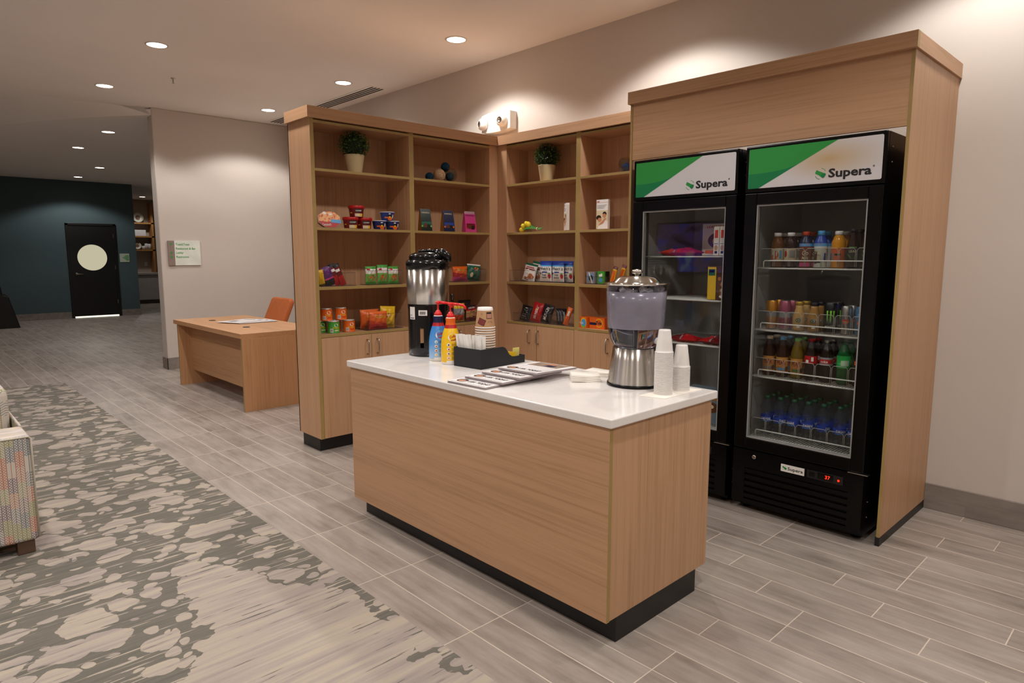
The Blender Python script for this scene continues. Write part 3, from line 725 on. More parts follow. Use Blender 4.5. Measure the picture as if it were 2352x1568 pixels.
t = thing('sofa', 'sofa end in multicoloured chevron fabric at the picture edge', 'sofa', L)
m = MB().box(-3.02, -2.772, -4.95, -3.758, .07, .585, CHEV, pz=CST); loc(m).build('armrest', t, bevel=.018, seg=3)
m = MB().box(-4.95, -3.02, -4.95, -3.772, .07, .40, CHEV, pz=CST); loc(m).build('seat', t, bevel=.02, seg=3)
m = MB().box(-4.95, -3.02, -3.772, -3.758, .07, .585, CHEV, pz=CST); loc(m).build('backrest', t, bevel=.02, seg=3)
m = MB(); m.tube([(-2.773, -4.94, .578), (-2.773, -3.765, .578), (-2.773, -3.757, .57), (-2.773, -3.757, .085)], .0045, PIPE, 6); loc(m).build('piping', t)
FEET = plain('walnut_foot', '5a4334', .5)
for fx in (-2.83, -4.88):
    for fy in (-3.81, -4.85): loc(MB().box(fx-.04, fx+.04, fy-.035, fy+.035, .0057, .07, FEET)).build('foot', t, bevel=.003)
t = thing('back_cushion', 'plump chevron back cushion resting on the sofa beside its arm', 'cushion', (-3.56, -3.932, .408))
m = MB(); m.prism(rrect(-.33, .33, -.155, .155, .06), 'z', 0, .345, CHEV, CST); m.xf(Matrix.Rotation(R(0), 4, 'X')); m.build('cushion_cover', t, bevel=.05, seg=4)
# ------------------------------------------------------------------ package colours
def pk(n, h, r=.35): return plain('print_'+n, h, r, var=.04, nscale=30)
ORA = pk('orange', 'e2651a'); DOR = pk('deep_orange', 'c23a12'); RDD = pk('red', 'b3171c'); DRD = pk('dark_red', '6d1218'); YEL = pk('yellow', 'e3b81c')
GRN = pk('green', '3f9b35'); DGN = pk('dark_green', '0b2219'); LGN = pk('light_green', '6cb84c'); TGN = pk('teal_green', '12604a'); BLU = pk('blue', '1c3f9e'); NVY = pk('navy', '121a42'); SKY = pk('sky_blue', '4f9fd8')
PRP = pk('purple', '5f1f6e'); PNK = pk('pink', 'cc3f86'); WHT = pk('white', 'e8e4df'); CRM = pk('cream', 'dccdaa'); BRN = pk('brown', '5c3520'); TAN = pk('tan', 'b98a5c'); BKP = pk('black', '17151a'); GRY = pk('grey', '8f8c90'); SLV = plain('silver_foil', 'bdb9b4', .25, .9)
GLD = plain('gold_foil', 'a8853a', .22, .9); CRT = plain('kraft_card', 'b98f66', .7); PAPW = plain('white_paper', 'efece6', .75); NEWS = plain('newsprint', 'dcd8d6', .8); NEWE = plain('newsprint_edge', 'b9adb0', .85)
SKIN = pk('skin', 'c98a66'); HAIR = pk('hair', '2a1d18')
ALM = pk('almond', 'b5683a')
LF = PI/2                                         # things on the left unit face +X

def barcode(m, f, x, z, w, h):
    m.patch(f, x, x+w, z, z+h, WHT, 4, 1)
    g = f
    k = 9
    for i in range(k):
        a = x+w*(.12+.76*i/k); m.patch(lambda p, q: g(p, q), a, a+w*.045, z+h*.2, z+h*.85, INK, 1, 1)
# ------------------------------------------------------------------ potted topiaries
POT = plain('cream_pot', 'cfc096', .6); SOIL = plain('soil', '2c2018', .9)
def leafm(nm, a, b):
    q = NT(nm); o = q.n('ShaderNodeTexNoise', {'Vector': q.coord(), 'Scale': 60.0, 'Detail': 1.0}).outputs[0]
    return q.end(q.bsdf(q.ramp(o, [(.35, lin(a)), (.65, lin(b))]), .3, 0, .5))
LEAF = leafm('boxwood_leaf', '1d3a12', '4a6e28'); LEAFC = plain('boxwood_core', '101c0b', .9)
def topiary(loc, rz, lb, seed):
    rnd = random.Random(seed)
    t = thing('potted_topiary', lb, 'plant', loc, rz, 'ball topiaries on the top shelves')
    MB().lathe([(0, 0, POT), (.050, 0), (.053, .004), (.072, .128), (.074, .134), (.066, .134), (.064, .118, SOIL), (0, .118)], n=32).build('pot', t)
    MB().tube([(0, 0, .11), (0, 0, .2)], .007, BRN).build('stem', t)
    m = MB(); m.sphere((0, 0, .206), .082, LEAFC, 14, 9)
    for i in range(900):
        u = rnd.uniform(-1, 1); a = rnd.uniform(0, 2*PI); s = math.sqrt(1-u*u); d = Vector((s*math.cos(a), s*math.sin(a), u*.86))
        p = Vector((0, 0, .206))+d*rnd.uniform(.082, .118)
        k = Vector((rnd.gauss(0, 1), rnd.gauss(0, 1), rnd.gauss(0, 1))).normalized(); e = (d*1.0+k*.8).normalized(); sd = e.cross(Vector((rnd.gauss(0, 1), rnd.gauss(0, 1), rnd.gauss(0, 1)))).normalized()
        L_ = rnd.uniform(.011, .017); wv = L_*.36; nn = e.cross(sd)*.002
        i0 = [m.pv(p-e*L_*.5), m.pv(p+sd*wv+nn), m.pv(p+e*L_*.55), m.pv(p-sd*wv+nn)]; m.face(i0, LEAF)
    m.build('foliage', t)
topiary((-3.425, -1.597, 2.0249), LF, 'boxwood ball in a cream pot, on the unit that stands out from the wall', 1)
topiary((-2.825, -.165, 2.0249), 0, 'boxwood ball in a cream pot, on the shelves along the wall', 2)

# ------------------------------------------------------------------ yarn balls and glass bowls
def ballm(nm, h):
    q = NT(nm); wv = q.n('ShaderNodeTexWave', {'Vector': q.coord(), 'Scale': 60.0, 'Distortion': 9.0, 'Detail': 2.0}).outputs[1]
    c = lin(h); return q.end(q.bsdf(q.ramp(wv, [(.2, tuple(x*.45 for x in c[:3])+(1,)), (.6, c)]), .8, 0, .2, bump=wv, bs=.6, bd=.003))
BTEAL = ballm('teal_twine', '17425a'); BCRM = ballm('cream_twine', 'd2ad86'); BSND = ballm('sand_twine', 'c9b49a'); BNAV = ballm('navy_twine', '1c3a6e')
def yarn(r, mt, loc, lb):
    tag(MB().sphere((0, 0, r), r, mt, 20, 12, jit=.03).build('twine_ball'), lb, 'ornament', 'decorative twine balls').location = loc
VG = clear('vase_glass', 'eef0ee', .0, 1.5)
def vase(loc, lb, r=.062):
    t = thing('glass_bowl', lb, 'vase', loc)
    MB().lathe([(0, .003, VG), (r*.5, .0), (r*.87, r*.4), (r, r*.95), (r*.88, r*1.5), (r*.66, r*1.75), (r*.63, r*1.72), (r*.85, r*1.48), (r*.965, r*.95), (r*.84, r*.44), (r*.45, .007), (0, .009)], n=28).build('bowl', t)
vase((-3.40, -.726, 2.0249), 'clear glass bowl with dark twine balls on the upper right shelf of the standing-out unit')
yarn(.036, BTEAL, (-3.400, -.726, 2.0349), 'dark teal twine ball inside the glass bowl on the standing-out unit')
yarn(.038, BTEAL, (-3.445, -.735, 2.1149), 'teal twine ball perched above the glass bowl')
yarn(.034, BSND, (-3.462, -.800, 2.0599), 'pale sand twine ball behind the cream one')
yarn(.050, BCRM, (-3.395, -.838, 2.0249), 'cream twine ball in front of the glass bowl')
yarn(.034, BTEAL, (-3.425, -.915, 2.0249), 'small dark twine ball, first of the cluster by the divider')
vase((-2.015, -.17, 2.0249), 'clear glass bowl with shiny balls, half hidden by the cooler surround')
yarn(.033, BNAV, (-2.012, -.178, 2.0319), 'navy twine ball inside the half-hidden glass bowl')
yarn(.045, BCRM, (-1.925, -.165, 2.0249), 'cream twine ball peeking out beside the cooler surround')
yarn(.036, BTEAL, (-1.94, -.105, 2.0849), 'dark blue twine ball leaning high behind the half-hidden bowl')

# ------------------------------------------------------------------ second shelf, left bay: bowls, soup tubs, noodle cups
q = NT('noodle_picture'); vz = q.n('ShaderNodeTexVoronoi', {'Vector': q.coord(), 'Scale': 55.0})
NOOD = q.end(q.bsdf(q.ramp(vz.outputs['Distance'], [(.15, lin('a23c10')), (.35, lin('e0752a')), (.6, lin('f0b070'))]), .35))
t = thing('ready_meal_bowl', 'red and white microwave pasta bowl standing on edge at the shelf end', 'packaged food', (-3.40, -1.828, 1.6205), LF, rx=R(-12))
E_ = [(.092*math.cos(R(22.5+45*i))*1.02, .062+.060*math.sin(R(22.5+45*i))*1.02) for i in range(8)]
m = MB(); m.prism([(a*1.03, .062+(b-.062)*1.03) for a, b in E_], 'y', -.012, .0, WHT); m.build('rim', t, bevel=.004)
m = MB(); i0 = len(m.v)
A = [m.pv((a, 0, b)) for a, b in E_]; B = [m.pv((a*.7, .055, .062+(b-.062)*.7)) for a, b in E_]
for i in range(8): m.face((A[i], A[(i+1) % 8], B[(i+1) % 8], B[i]), DRD)
m.face(B, DRD); m.build('tub', t)
m = MB(); f = flat(-.0125)
m.poly(f, E_, RDD); m.poly(flat(-.0130), [(-.088, .05), (-.03, .043), (.082, .052), (.085, .085), (.04, .117), (-.04, .118), (-.088, .085)], NOOD)
m.poly(flat(-.0136), [(.008, .040), (.090, .034), (.090, .060), (.008, .064)], SKY); m.disc(flat(-.0136), -.035, .107, .016, WHT, 16, .009); m.disc(flat(-.0136), .01, .100, .014, WHT, 16, .007)
m.text(flat(-.0138), "Campbell's", -.028, .016, .016, WHT, .012, w=.072, slant=.15); m.build('lid_label', t)
LIDR = pk('lid_red', 'b5161a')
def soup(y, z, x, lb):
    t = thing('soup_tub', lb, 'packaged food', (x, y, z), LF, 'red soup tubs')
    pr_ = [(0, 0, DRD), (.047, 0), (.048, .003), (.055, .062)]
    MB().lathe(pr_, n=28).build('cup', t); MB().lathe([(.055, .062, LIDR), (.059, .063), (.060, .080), (.056, .084), (0, .083)], n=28).build('lid', t)
    rf = lambda b: .0486+.0075*b/.062
    f = cyl(.052, R(-104), 0, rf); m = MB(); m.patch(f, -.024, .030, .036, .057, BKP, 6, 1); m.patch(f, -.026, .034, .004, .026, CRM, 6, 1); m.patch(up_(f), .014, .036, .006, .024, YEL, 3, 1); m.patch(f, -.066, -.046, .028, .034, YEL, 2, 1)
    m.text(up_(f, .0012), 'CHUNKY', .002, .041, .011, WHT, .012, w=.046); m.build('label', t)
soup(-1.664, 1.6205, -3.39, 'red soup tub at the left of the bottom pair'); soup(-1.551, 1.6205, -3.39, 'red soup tub at the right of the bottom pair, next to the blue cups')
soup(-1.615, 1.7055, -3.39, 'red soup tub stacked on top of the other tubs')
def maccup(y, z, x, lb):
    t = thing('noodle_cup', lb, 'packaged food', (x, y, z), LF, 'blue instant meal cups')
    MB().lathe([(0, 0, BLU), (.042, 0), (.053, .062), (.055, .063, WHT), (.0555, .067), (.053, .068), (0, .066)], n=26).build('cup', t)
    rf = lambda b: .0426+.011*b/.062
    f = cyl(.048, R(-106), 0, rf); m = MB(); m.disc(f, .004, .040, .016, BKP, 14, .015); m.disc(up_(f), .010, .016, .020, ORA, 14, .014); m.patch(up_(f), -.034, -.004, .020, .030, ORA, 3, 1); m.disc(up_(f, .001), .006, .028, .008, YEL, 10, .007)
    m.disc(up_(f, .001), .004, .052, .009, WHT, 12, .004); m.patch(f, .030, .041, .022, .046, WHT, 2, 1); m.build('label', t)
maccup(-1.417, 1.6205, -3.395, 'blue instant meal cup at the left of the bottom pair'); maccup(-1.300, 1.6205, -3.395, 'blue instant meal cup at the right end of the row')
maccup(-1.345, 1.6885, -3.395, 'blue instant meal cup stacked on top of the pair'); maccup(-1.480, 1.6205, -3.51, 'blue instant meal cup mostly hidden behind the front ones')

# ------------------------------------------------------------------ clear bins
def abin(loc, rz, w, d, h, lb, back=None):
    t = thing('acrylic_bin', lb, 'bin', loc, rz, 'clear acrylic snack bins'); a = .0025
    MB().box(-w/2, w/2, -d/2, d/2, 0, a*1.4, SMK).build('base', t)
    MB().box(-w/2, w/2, -d/2, -d/2+a, a*1.4, h*.8, ACR).build('front_wall', t)
    MB().box(-w/2, w/2, d/2-a, d/2, a*1.4, h, ACR).build('rear_wall', t)
    for s in (-1, 1):
        m = MB(); x = s*w/2; m.prism([(-d/2+a, a*1.4), (d/2-a, a*1.4), (d/2-a, h), (-d/2+a, h*.8)], 'x', min(x, x-s*a), max(x, x-s*a), ACR); m.build('side_wall', t)
    m = MB(); m.tube([(-w/2, -d/2, h*.8), (w/2, -d/2, h*.8)], .0012, SMK, 4)
    m.build('front_edge', t)
def bag(nm, lb, cat, loc, rz, w, h, d_, zone, back, seed=0, rx=0, ry=0, group=None, txt=(), taper=0.0, deco=None, wr=.12):
    t = thing(nm, lb, cat, loc, rz, group, rx, ry)
    d = d_*1.25; m = MB(); S = pouch(m, w, h, d, zone if callable(zone) else (lambda u, v: zone), back, seed, taper=taper, wr=wr)
    m.build('pouch', t)
    if txt or deco:
        m = MB()
        if deco: deco(m, S)
        for s, cx, cz, hh, mt, ww in txt: m.text(up_(S, .0016), s, cx, cz, hh, mt, .014, w=ww)
        m.build('label', t)
    return t
zb = 1.2046
abin((-3.42, -1.80, zb), LF, .27, .16, .12, 'clear bin with yellow, purple and red packs, at the end-panel side of the third shelf')
for k, dy in enumerate((0, .028, .052)):
    bag('candy_pack', 'yellow candy pack leaning %s of the yellow row in the bin by the end panel' % ('first', 'second', 'third')[k], 'candy', (-3.40-.012*k, -1.905+dy, zb+.0045), LF, .055, .115, .016, lambda u, v: YEL if v > .12 else GLD, GLD, 10+k, ry=R(-9))
bag('candy_bag', 'purple candy bag leaning in the bin by the end panel', 'candy', (-3.405, -1.828, zb+.0045), LF, .085, .145, .026, lambda u, v: PRP if v > .42 else (PNK if v > .36 else BKP), PRP, 21, ry=R(-20))
for k in range(2):
    bag('licorice_pack', ('slim red and black pack, left of the two beside the purple bag', 'slim red and black pack, right of the two beside the purple bag')[k], 'candy', (-3.405+.008*k, -1.770+.036*k, zb+.0045), LF, .050, .168, .020,
        lambda u, v: BKP if v > .84 else (WHT if .66 < v < .78 and u < .7 else (RDD if v < .45 else DRD)), BKP, 30+k, ry=R(-22))
abin((-3.40, -1.407, zb), LF, .305, .12, .135, 'clear bin with three green snack packs on the third shelf')
for k, (y, hh) in enumerate(((-1.506, .136), (-1.404, .146), (-1.309, .134))):
    def deco(m, S):
        m.disc(S, 0, .048, .034, ALM, 16, .026); m.disc(up_(S), -.012, .052, .014, ORA, 10, .010); m.disc(up_(S), .016, .045, .013, TAN, 10, .009); m.patch(S, -.038, -.012, .106, .120, RDD, 2, 1)
        m.text(S, 'Snack', .012, .088, .010, INK, .012, w=.05) if False else None
    bag('snack_pack', ('green snack pack, left of three in the clear bin', 'green snack pack, taller middle one in the clear bin', 'green snack pack, right of three in the clear bin')[k], 'snack', (-3.395+.004*k, y, zb+.004), LF, .096, hh, .026,
        lambda u, v: GRN if v > .86 or v < .12 else (WHT if v > .58 else LGN), GRN, 40+k, deco=deco, wr=.18)
# chip cans on the deck
def can(y, x, z, body, lb):
    t = thing('chip_can', lb, 'snack', (x, y, z), LF, 'small round chip cans')
    MB().lathe([(0, 0, SLV), (.0415, 0), (.0425, .002), (.042, .003, body), (.042, .083), (.0425, .084, SLV), (.043, .089), (.040, .0895, WHT), (.0, .088)], n=28).build('can', t)
    f = cyl(.0424, R(-108)); m = MB(); m.disc(f, .012, .060, .015, WHT, 16, .013); m.text(up_(f), 'Pringles', .010, .036, .013, YEL, .014, w=.046); m.patch(f, -.034, -.010, .010, .036, WHT, 3, 1)
    for i in range(7): m.patch(up_(f), -.031+.0028*i, -.0298+.0028*i, .014, .032, INK)
    m.patch(f, .0, .032, .018, .026, CRM if body is GRN else DOR, 3, 1); m.build('label', t)
zd = .8625
can(-1.840, -3.375, zd, GRN, 'green chip can at the front of the lower row'); can(-1.895, -3.47, zd, GRN, 'green chip can behind the other green can')
can(-1.713, -3.375, zd, ORA, 'orange chip can at the front right of the lower row'); can(-1.775, -3.475, zd, ORA, 'orange chip can at the back of the lower row')
can(-1.868, -3.425, zd+.0897, ORA, 'orange chip can on top of the green cans'); can(-1.750, -3.425, zd+.0897, ORA, 'orange chip can on top of the orange cans')
abin((-3.43, -1.425, zd), LF, .322, .20, .15, 'clear bin with orange and yellow chip bags on the lowest open shelf')
def chz(m, S, k=1.0):
    m.disc(S, .02*k, .040, .030*k, DOR, 14, .018); m.disc(up_(S), -.01, .045, .012, ORA, 10, .006)
CHT = (('Cheetos', .010, .085, .024, YEL, .095),)
bag('cheese_puff_bag', 'orange cheese puff bag at the front of the lowest bin', 'snack', (-3.365, -1.470, zd+.004), LF, .165, .135, .045, lambda u, v: ORA if v > .52-.25*u else (DOR if v > .3 else RDD), DOR, 50, txt=CHT, deco=chz)
bag('cheese_puff_bag', 'orange cheese puff bag tucked behind the front one in the lowest bin', 'snack', (-3.455, -1.490, zd+.004), LF, .17, .145, .045, lambda u, v: ORA, DOR, 51, txt=CHT)
def lay(m, S): m.disc(S, -.018, .098, .030, RDD, 18, .017); m.text(up_(S, .0022), "Lay's", -.016, .091, .015, WHT, .014, w=.040, slant=.15)
bag('chip_bag', 'yellow potato chip bag in the lowest bin', 'snack', (-3.42, -1.355, zd+.004), LF, .14, .165, .05, YEL, YEL, 52, ry=R(4), deco=lay, wr=.2)

# ------------------------------------------------------------------ second shelf, right bay: chocolate pouches
def gusset(nm, lb, loc, rz, w, d, h, front, side, top, deco, txt):
    t = thing(nm, lb, 'chocolate', loc, rz, 'stand-up chocolate pouches')
    m = MB(); n = 8; wr = random.Random(h)
    for k in range(n):
        a, b = k/n, (k+1)/n
        def ring(v):
            dd = d/2*(1-v**1.6)+.0015; ww = w/2*(1-.08*v); return [(-ww, -dd, v*h), (ww, -dd, v*h), (ww, dd, v*h), (-ww, dd, v*h)]
        A = [m.pv(p) for p in ring(a)]; B = [m.pv(p) for p in ring(b)]
        for i, mt in enumerate((top if b > .9 else front, side, front, side)): m.face((A[i], A[(i+1) % 4], B[(i+1) % 4], B[i]), mt)
    m.build('pouch', t)
    f = lambda a, b: (a, -(d/2*(1-(b/h)**1.6)+.0022), b); m = MB(); deco(m, f)
    for s, cx, cz, hh, mt, ww in txt: m.text(up_(f, .0006), s, cx, cz, hh, mt, .01, w=ww)
    m.build('label', t)
def choc(c1, c2):
    def dd(m, f):
        m.patch(f, -.045, .045, .035, .075, c1, 1, 4); m.patch(up_(f), -.026, .006, .030, .062, BRN, 1, 3); m.patch(up_(f, .0009), .004, .034, .026, .055, BKP, 1, 3)
        for x in (-.04, .04): m.disc(up_(f), x, .040, .008, c2, 10)
    return dd
GH = (('GHIRARDELLI', 0, .142, .011, CRM, .070),)
gusset('chocolate_pouch', 'dark green chocolate pouch with gold sides, first of three', (-3.40, -.985, 1.6205), LF-R(8), .098, .060, .178, DGN, GLD, DGN, choc(TGN, LGN), GH)
gusset('chocolate_pouch', 'navy chocolate pouch with gold sides, middle of three', (-3.40, -.755, 1.6205), LF-R(8), .106, .060, .176, NVY, GLD, NVY, choc(BLU, ORA), GH)
gusset('chocolate_pouch', 'shiny pink chocolate pouch, last of three', (-3.40, -.520, 1.6205), LF-R(4), .116, .055, .178, PNK, PNK, plain('pink_foil', 'e9c4dc', .2, .6), choc(DRD, RDD), (('GHIRARDELLI', 0, .138, .012, NVY, .095),))
# third and fourth shelf, right bay
abin((-3.40, -.565, zb), LF, .34, .15, .13, 'clear bin with orange and green chip bags beside the coffee urn')
bag('cheese_puff_bag', 'orange cheese puff bag in the bin beside the coffee urn', 'snack', (-3.385, -.640, zb+.004), LF, .165, .125, .045, lambda u, v: ORA if v > .62-.2*u else (PNK if v < .3 else RDD), DOR, 53, txt=(('Cheetos', .0, .088, .020, YEL, .095),), deco=chz)
def layg(m, S): m.disc(S, .01, .098, .032, RDD, 18, .018); m.disc(up_(S), .01, .108, .026, YEL, 14, .008); m.text(up_(S, .0026), "Lay's", .01, .090, .016, WHT, .014, w=.044, slant=.15); m.disc(S, -.04, .05, .015, CRM, 10, .022)
bag('chip_bag', 'green potato chip bag in the bin beside the coffee urn', 'snack', (-3.405, -.480, zb+.004), LF, .155, .142, .05, lambda u, v: TGN if v < .92 else WHT, TGN, 54, ry=R(5), deco=layg, wr=.2)
abin((-3.42, -.570, zd), LF, .30, .18, .09, 'clear bin with jerky bags behind the coffee stirrers')
bag('nut_bag', 'yellow and silver foil bag behind the red pump arm', 'snack', (-3.375, -.665, zd+.004), LF, .12, .155, .045, lambda u, v: YEL if v > .72 or u > .86 or v < .08 else (GRY if v > .38 else DOR), GLD, 55, wr=.25)
def jerky(m, S):
    m.poly(S, [(-.045, .11), (0, .085), (.045, .11), (.045, .135), (-.045, .135)], BKP); m.disc(S, .0, .025, .045, DRD, 14, .014)
JT = (("JACK LINK'S", 0, .105, .012, WHT, .078), ('ORIGINAL', 0, .072, .009, INK, .052))
bag('jerky_bag', 'red and tan jerky bag in front of the dark one', 'snack', (-3.385, -.515, zd+.004), LF, .125, .135, .03, lambda u, v: DRD if v > .74 or v < .22 else (RDD if v > .66 else TAN), DRD, 56, ry=R(-4), deco=jerky, txt=JT)
bag('jerky_bag', 'dark maroon jerky bag standing behind the red one', 'snack', (-3.455, -.535, zd+.004), LF, .14, .175, .03, BKP, BKP, 57)

# ------------------------------------------------------------------ shelves along the wall (facing the room)
YTU = pk('tulip', 'dcc318', .5); STM = pk('tulip_stem', '4f8f3a', .5)
t = thing('tulip_bouquet', 'bunch of yellow tulips lying on the second shelf', 'flowers', (-2.955, -.20, 1.6205))
for k, (x, z, a) in enumerate(((-.118, .022, 0), (-.090, .052, 20), (-.045, .068, 50), (-.012, .062, 60))):
    MB().sphere((0, 0, 0), .021, YTU, 12, 8, 1.25).xf(Matrix.Translation((x, -.01-.008*k, z)) @ Matrix.Rotation(R(-80+a), 4, 'Y')).build('bloom', t)
    MB().tube([(x+.015, -.01-.008*k, z), (.03, -.02, .030), (.075, -.02, .026), (.115, -.025+.01*k, .016+.006*k)], .0042, STM, 6).build('stem', t)
m = MB()
for k in range(6):
    y = -.04+.012*k; z = .02+.007*(k % 3); P = [(-.075, y, z), (-.02, y-.01, z+.016), (.04, y*.6-.01, .034), (.078, -.02, .026)]
    for (a, b), w0, w1 in zip(zip(P, P[1:]), (.002, .010, .008), (.010, .008, .003)):
        m.face([m.pv((a[0], a[1], a[2]-w0)), m.pv((b[0], b[1], b[2]-w1)), m.pv((b[0], b[1]+.002, b[2]+w1)), m.pv((a[0], a[1]+.002, a[2]+w0))], STM)
m.build('leaf', t); MB().lathe([(.012, -.005, CRM), (.013, 0), (.012, .005)], n=12).xf(Matrix.Translation((.078, -.02, .026)) @ Matrix.Rotation(PI/2, 4, 'Y')).build('tie', t)
def brochure(loc, rz, w, h, lb):
    t = thing('brochure_holder', lb, 'brochure holder', loc, rz, 'brochure stands')
    m = MB(); m.box(-w/2, w/2, -.03, .03, 0, .003, ACR); m.box(-w/2, -w/2+.002, -.03, .03, .003, h*.93, ACR); m.box(w/2-.002, w/2, -.03, .03, .003, h*.93, ACR); m.box(-w/2, w/2, .028, .03, .003, h*.93, ACR); m.build('stand', t)
    w -= .006; b = MB().box(-w/2, w/2, -.029, -.005, .004, h, PAPW).build('brochure', t)
    m = MB(); f = flat(-.0295); g = flat(-.0300); e = flat(-.0305)
    m.patch(f, -w/2, w/2, h*.90, h*.906, RDD); m.patch(f, -w/2+.006, -w/2+.03, h*.92, h*.945, RDD)
    for k in range(3): m.patch(f, -w/2+.006, w/2-.012-.012*k, h*(.80-.045*k), h*(.815-.045*k), GRY)
    m.patch(f, -w/2, w/2, .004, h*.64, CRM)
    m.disc(g, -w*.28, h*.40, w*.22, HAIR, 14, h*.085); m.disc(e, -w*.20, h*.33, w*.17, SKIN, 12, h*.07); m.disc(g, w*.22, h*.52, w*.17, HAIR, 14, h*.075); m.disc(e, w*.20, h*.46, w*.15, SKIN, 12, h*.07)
    m.poly(g, [(-w/2+.01, .005), (w/2, .005), (w/2, h*.25), (w*.2, h*.36), (-w*.1, h*.26)], WHT); m.poly(e, [(-w*.3, h*.13), (w*.1, h*.2), (w*.38, h*.36), (w*.25, h*.38), (-w*.2, h*.2)], SKIN)
    m.build('cover_print', b)
brochure((-2.545, -.205, 1.6205), R(-38), .116, .215, 'brochure stand turned sideways next to the divider')
brochure((-2.190, -.200, 1.6205), 0, .116, .222, 'brochure stand facing the room, a couple embracing on its cover')
abin((-3.035, -.175, zb), 0, .34, .14, .12, 'clear bin with white almond bags')
def almd(m, S):
    for k, (x, z) in enumerate(((-.035, .022), (-.012, .018), (.03, .055), (.045, .042), (.02, .036))): m.disc(up_(S, .0004*k), x, z, .022 if k > 1 else .014, ALM, 12, .014)
    m.patch(S, -.055, .06, .098, .108, DRD, 4, 1); m.patch(up_(S), -.045, .05, .114, .122, RDD, 4, 1)
for k in range(2):
    bag('almond_bag', ('white almond bag with a green top, in front', 'white almond bag with a green top, behind the front one')[k], 'snack', (-3.00+.035*k, -.205+.05*k, zb+.004), 0, .150, .152+.014*k, .03, lambda u, v: TGN if v > .90 else WHT, WHT, 60+k, rx=R(-10), ry=R(9), deco=almd)
abin((-2.785, -.185, zb), 0, .13, .10, .10, 'clear bin holding the front fruit snack pack'); abin((-2.60, -.175, zb), 0, .18, .12, .10, 'clear bin holding the fruit snack packs next to the divider')
def wel(m, S):
    m.disc(S, .048, .050, .014, RDD, 12, .022); m.disc(up_(S), .048, .070, .009, LGN, 8, .006); m.disc(S, -.054, .07, .009, NVY, 10); m.patch(S, -.062, .062, .092, .128, WHT, 6, 3); m.patch(S, -.03, .028, .078, .086, BLU, 3, 1)
WT = (("Welch's", 0, .098, .026, INK, .115), ('Fruit', -.004, .052, .016, NVY, .040), ('Snacks', -.008, .032, .014, NVY, .058))
for k, (x, y) in enumerate(((-2.780, -.215), (-2.722, -.165), (-2.652, -.205), (-2.590, -.165))):
    bag('fruit_snack_pack', ('blue and white fruit snack pack, frontmost and fully visible', 'blue and white fruit snack pack, second from the almond bags', 'blue and white fruit snack pack, third from the almond bags', 'blue and white fruit snack pack beside the divider')[k], 'snack', (x, y, zb+.004), R(2), .132, .172, .03,
        lambda u, v: BLU if v > .80 else (GRY if v < .05 else (SKY if .72 < v <= .80 else WHT)), BLU, 70+k, deco=wel, txt=WT, wr=.05)
zd2 = .8625
abin((-2.93, -.175, zd2), 0, .40, .17, .09, 'clear bin with dark and red candy bags on the lowest open shelf')
def vtext(s, mt):
    def dd(m, S): m.text(up_(S, .0018), s, .018, .075, .030, mt, .014, w=.105, rot=R(82))
    return dd
def drkd(m, S):
    for k in range(6): m.patch(S, -.030+.004*k, .030-.006*(k % 3), .020+.018*k, .026+.018*k, GRY if k < 5 else WHT)
bag('candy_bag', 'black candy bag with grey print, left in the candy bin', 'candy', (-3.035, -.215, zd2+.004), 0, .125, .135, .03, BKP, BKP, 80, rx=R(-12), ry=R(8), deco=drkd)
bag('candy_bag', 'red candy bag in the middle of the candy bin', 'candy', (-2.915, -.205, zd2+.004), 0, .120, .165, .035, lambda u, v: RDD if not (.4 < u < .6 and .62 < v < .7) else YEL, RDD, 81, rx=R(-10), ry=R(9), deco=vtext('Skittles', WHT))
bag('candy_bag', 'dark brown candy bag at the right of the candy bin', 'candy', (-2.805, -.195, zd2+.004), 0, .120, .155, .035, BKP, BKP, 82, rx=R(-10), ry=R(10), deco=vtext('MUNCH', WHT))
abin((-2.575, -.19, zd2), 0, .26, .14, .10, 'clear bin of bars next to the divider')
for k in range(3): bag('candy_bar', ('dark wrapped bar, first in the bin by the divider', 'dark wrapped bar, second in the bin by the divider', 'dark wrapped bar, third in the bin by the divider')[k], 'candy', (-2.635+.03*k, -.205, zd2+.004), R(60), .045, .130, .02, lambda u, v: GRY if .3 < u < .6 and .2 < v < .8 else BKP, BKP, 90+k, ry=0, rx=R(-14))
bag('candy_bar', 'orange wrapped bar leaning in front of the dark ones', 'candy', (-2.555, -.222, zd2+.004), R(20), .045, .150, .022, lambda u, v: ORA if not (.35 < u < .75 and .55 < v < .8) else WHT, ORA, 93, ry=R(18), txt=())
def carton(nm, lb, cat, loc, rz, w, d, h, mt, deco, group=None, ry=0, rx=0, sides=None):
    t = thing(nm, lb, cat, loc, rz, group, rx, ry)
    MB().box(-w/2, w/2, -d/2, d/2, 0, h, mt, **(sides or {})).build('box', t, bevel=.001)
    m = MB(); deco(m, flat(-d/2-.0006), flat(-d/2-.0012), flat(-d/2-.0018)); m.build('print', t)
def boun(m, f, g, e):
    m.disc(f, .034, .042, .030, YEL, 22, .040); m.disc(g, .036, .040, .024, SKY, 18, .032); m.poly(e, [(.014, .020), (.058, .020), (.052, .008), (.024, .006)], LGN); m.text(flat(-.0125-.0024), 'bounce', -.008, .032, .022, WHT, .016, w=.085); m.patch(f, -.062, -.038, .072, .084, WHT)
for k in range(4): carton('dryer_sheet_box', ('orange dryer sheet box at the front of its row', 'orange dryer sheet box, second in its row', 'orange dryer sheet box, third in its row', 'orange dryer sheet box at the back of its row')[k], 'laundry product', (-2.370, -.242+.028*k, zd2), 0, .128, .024, .086, ORA, boun, 'orange dryer sheet boxes')
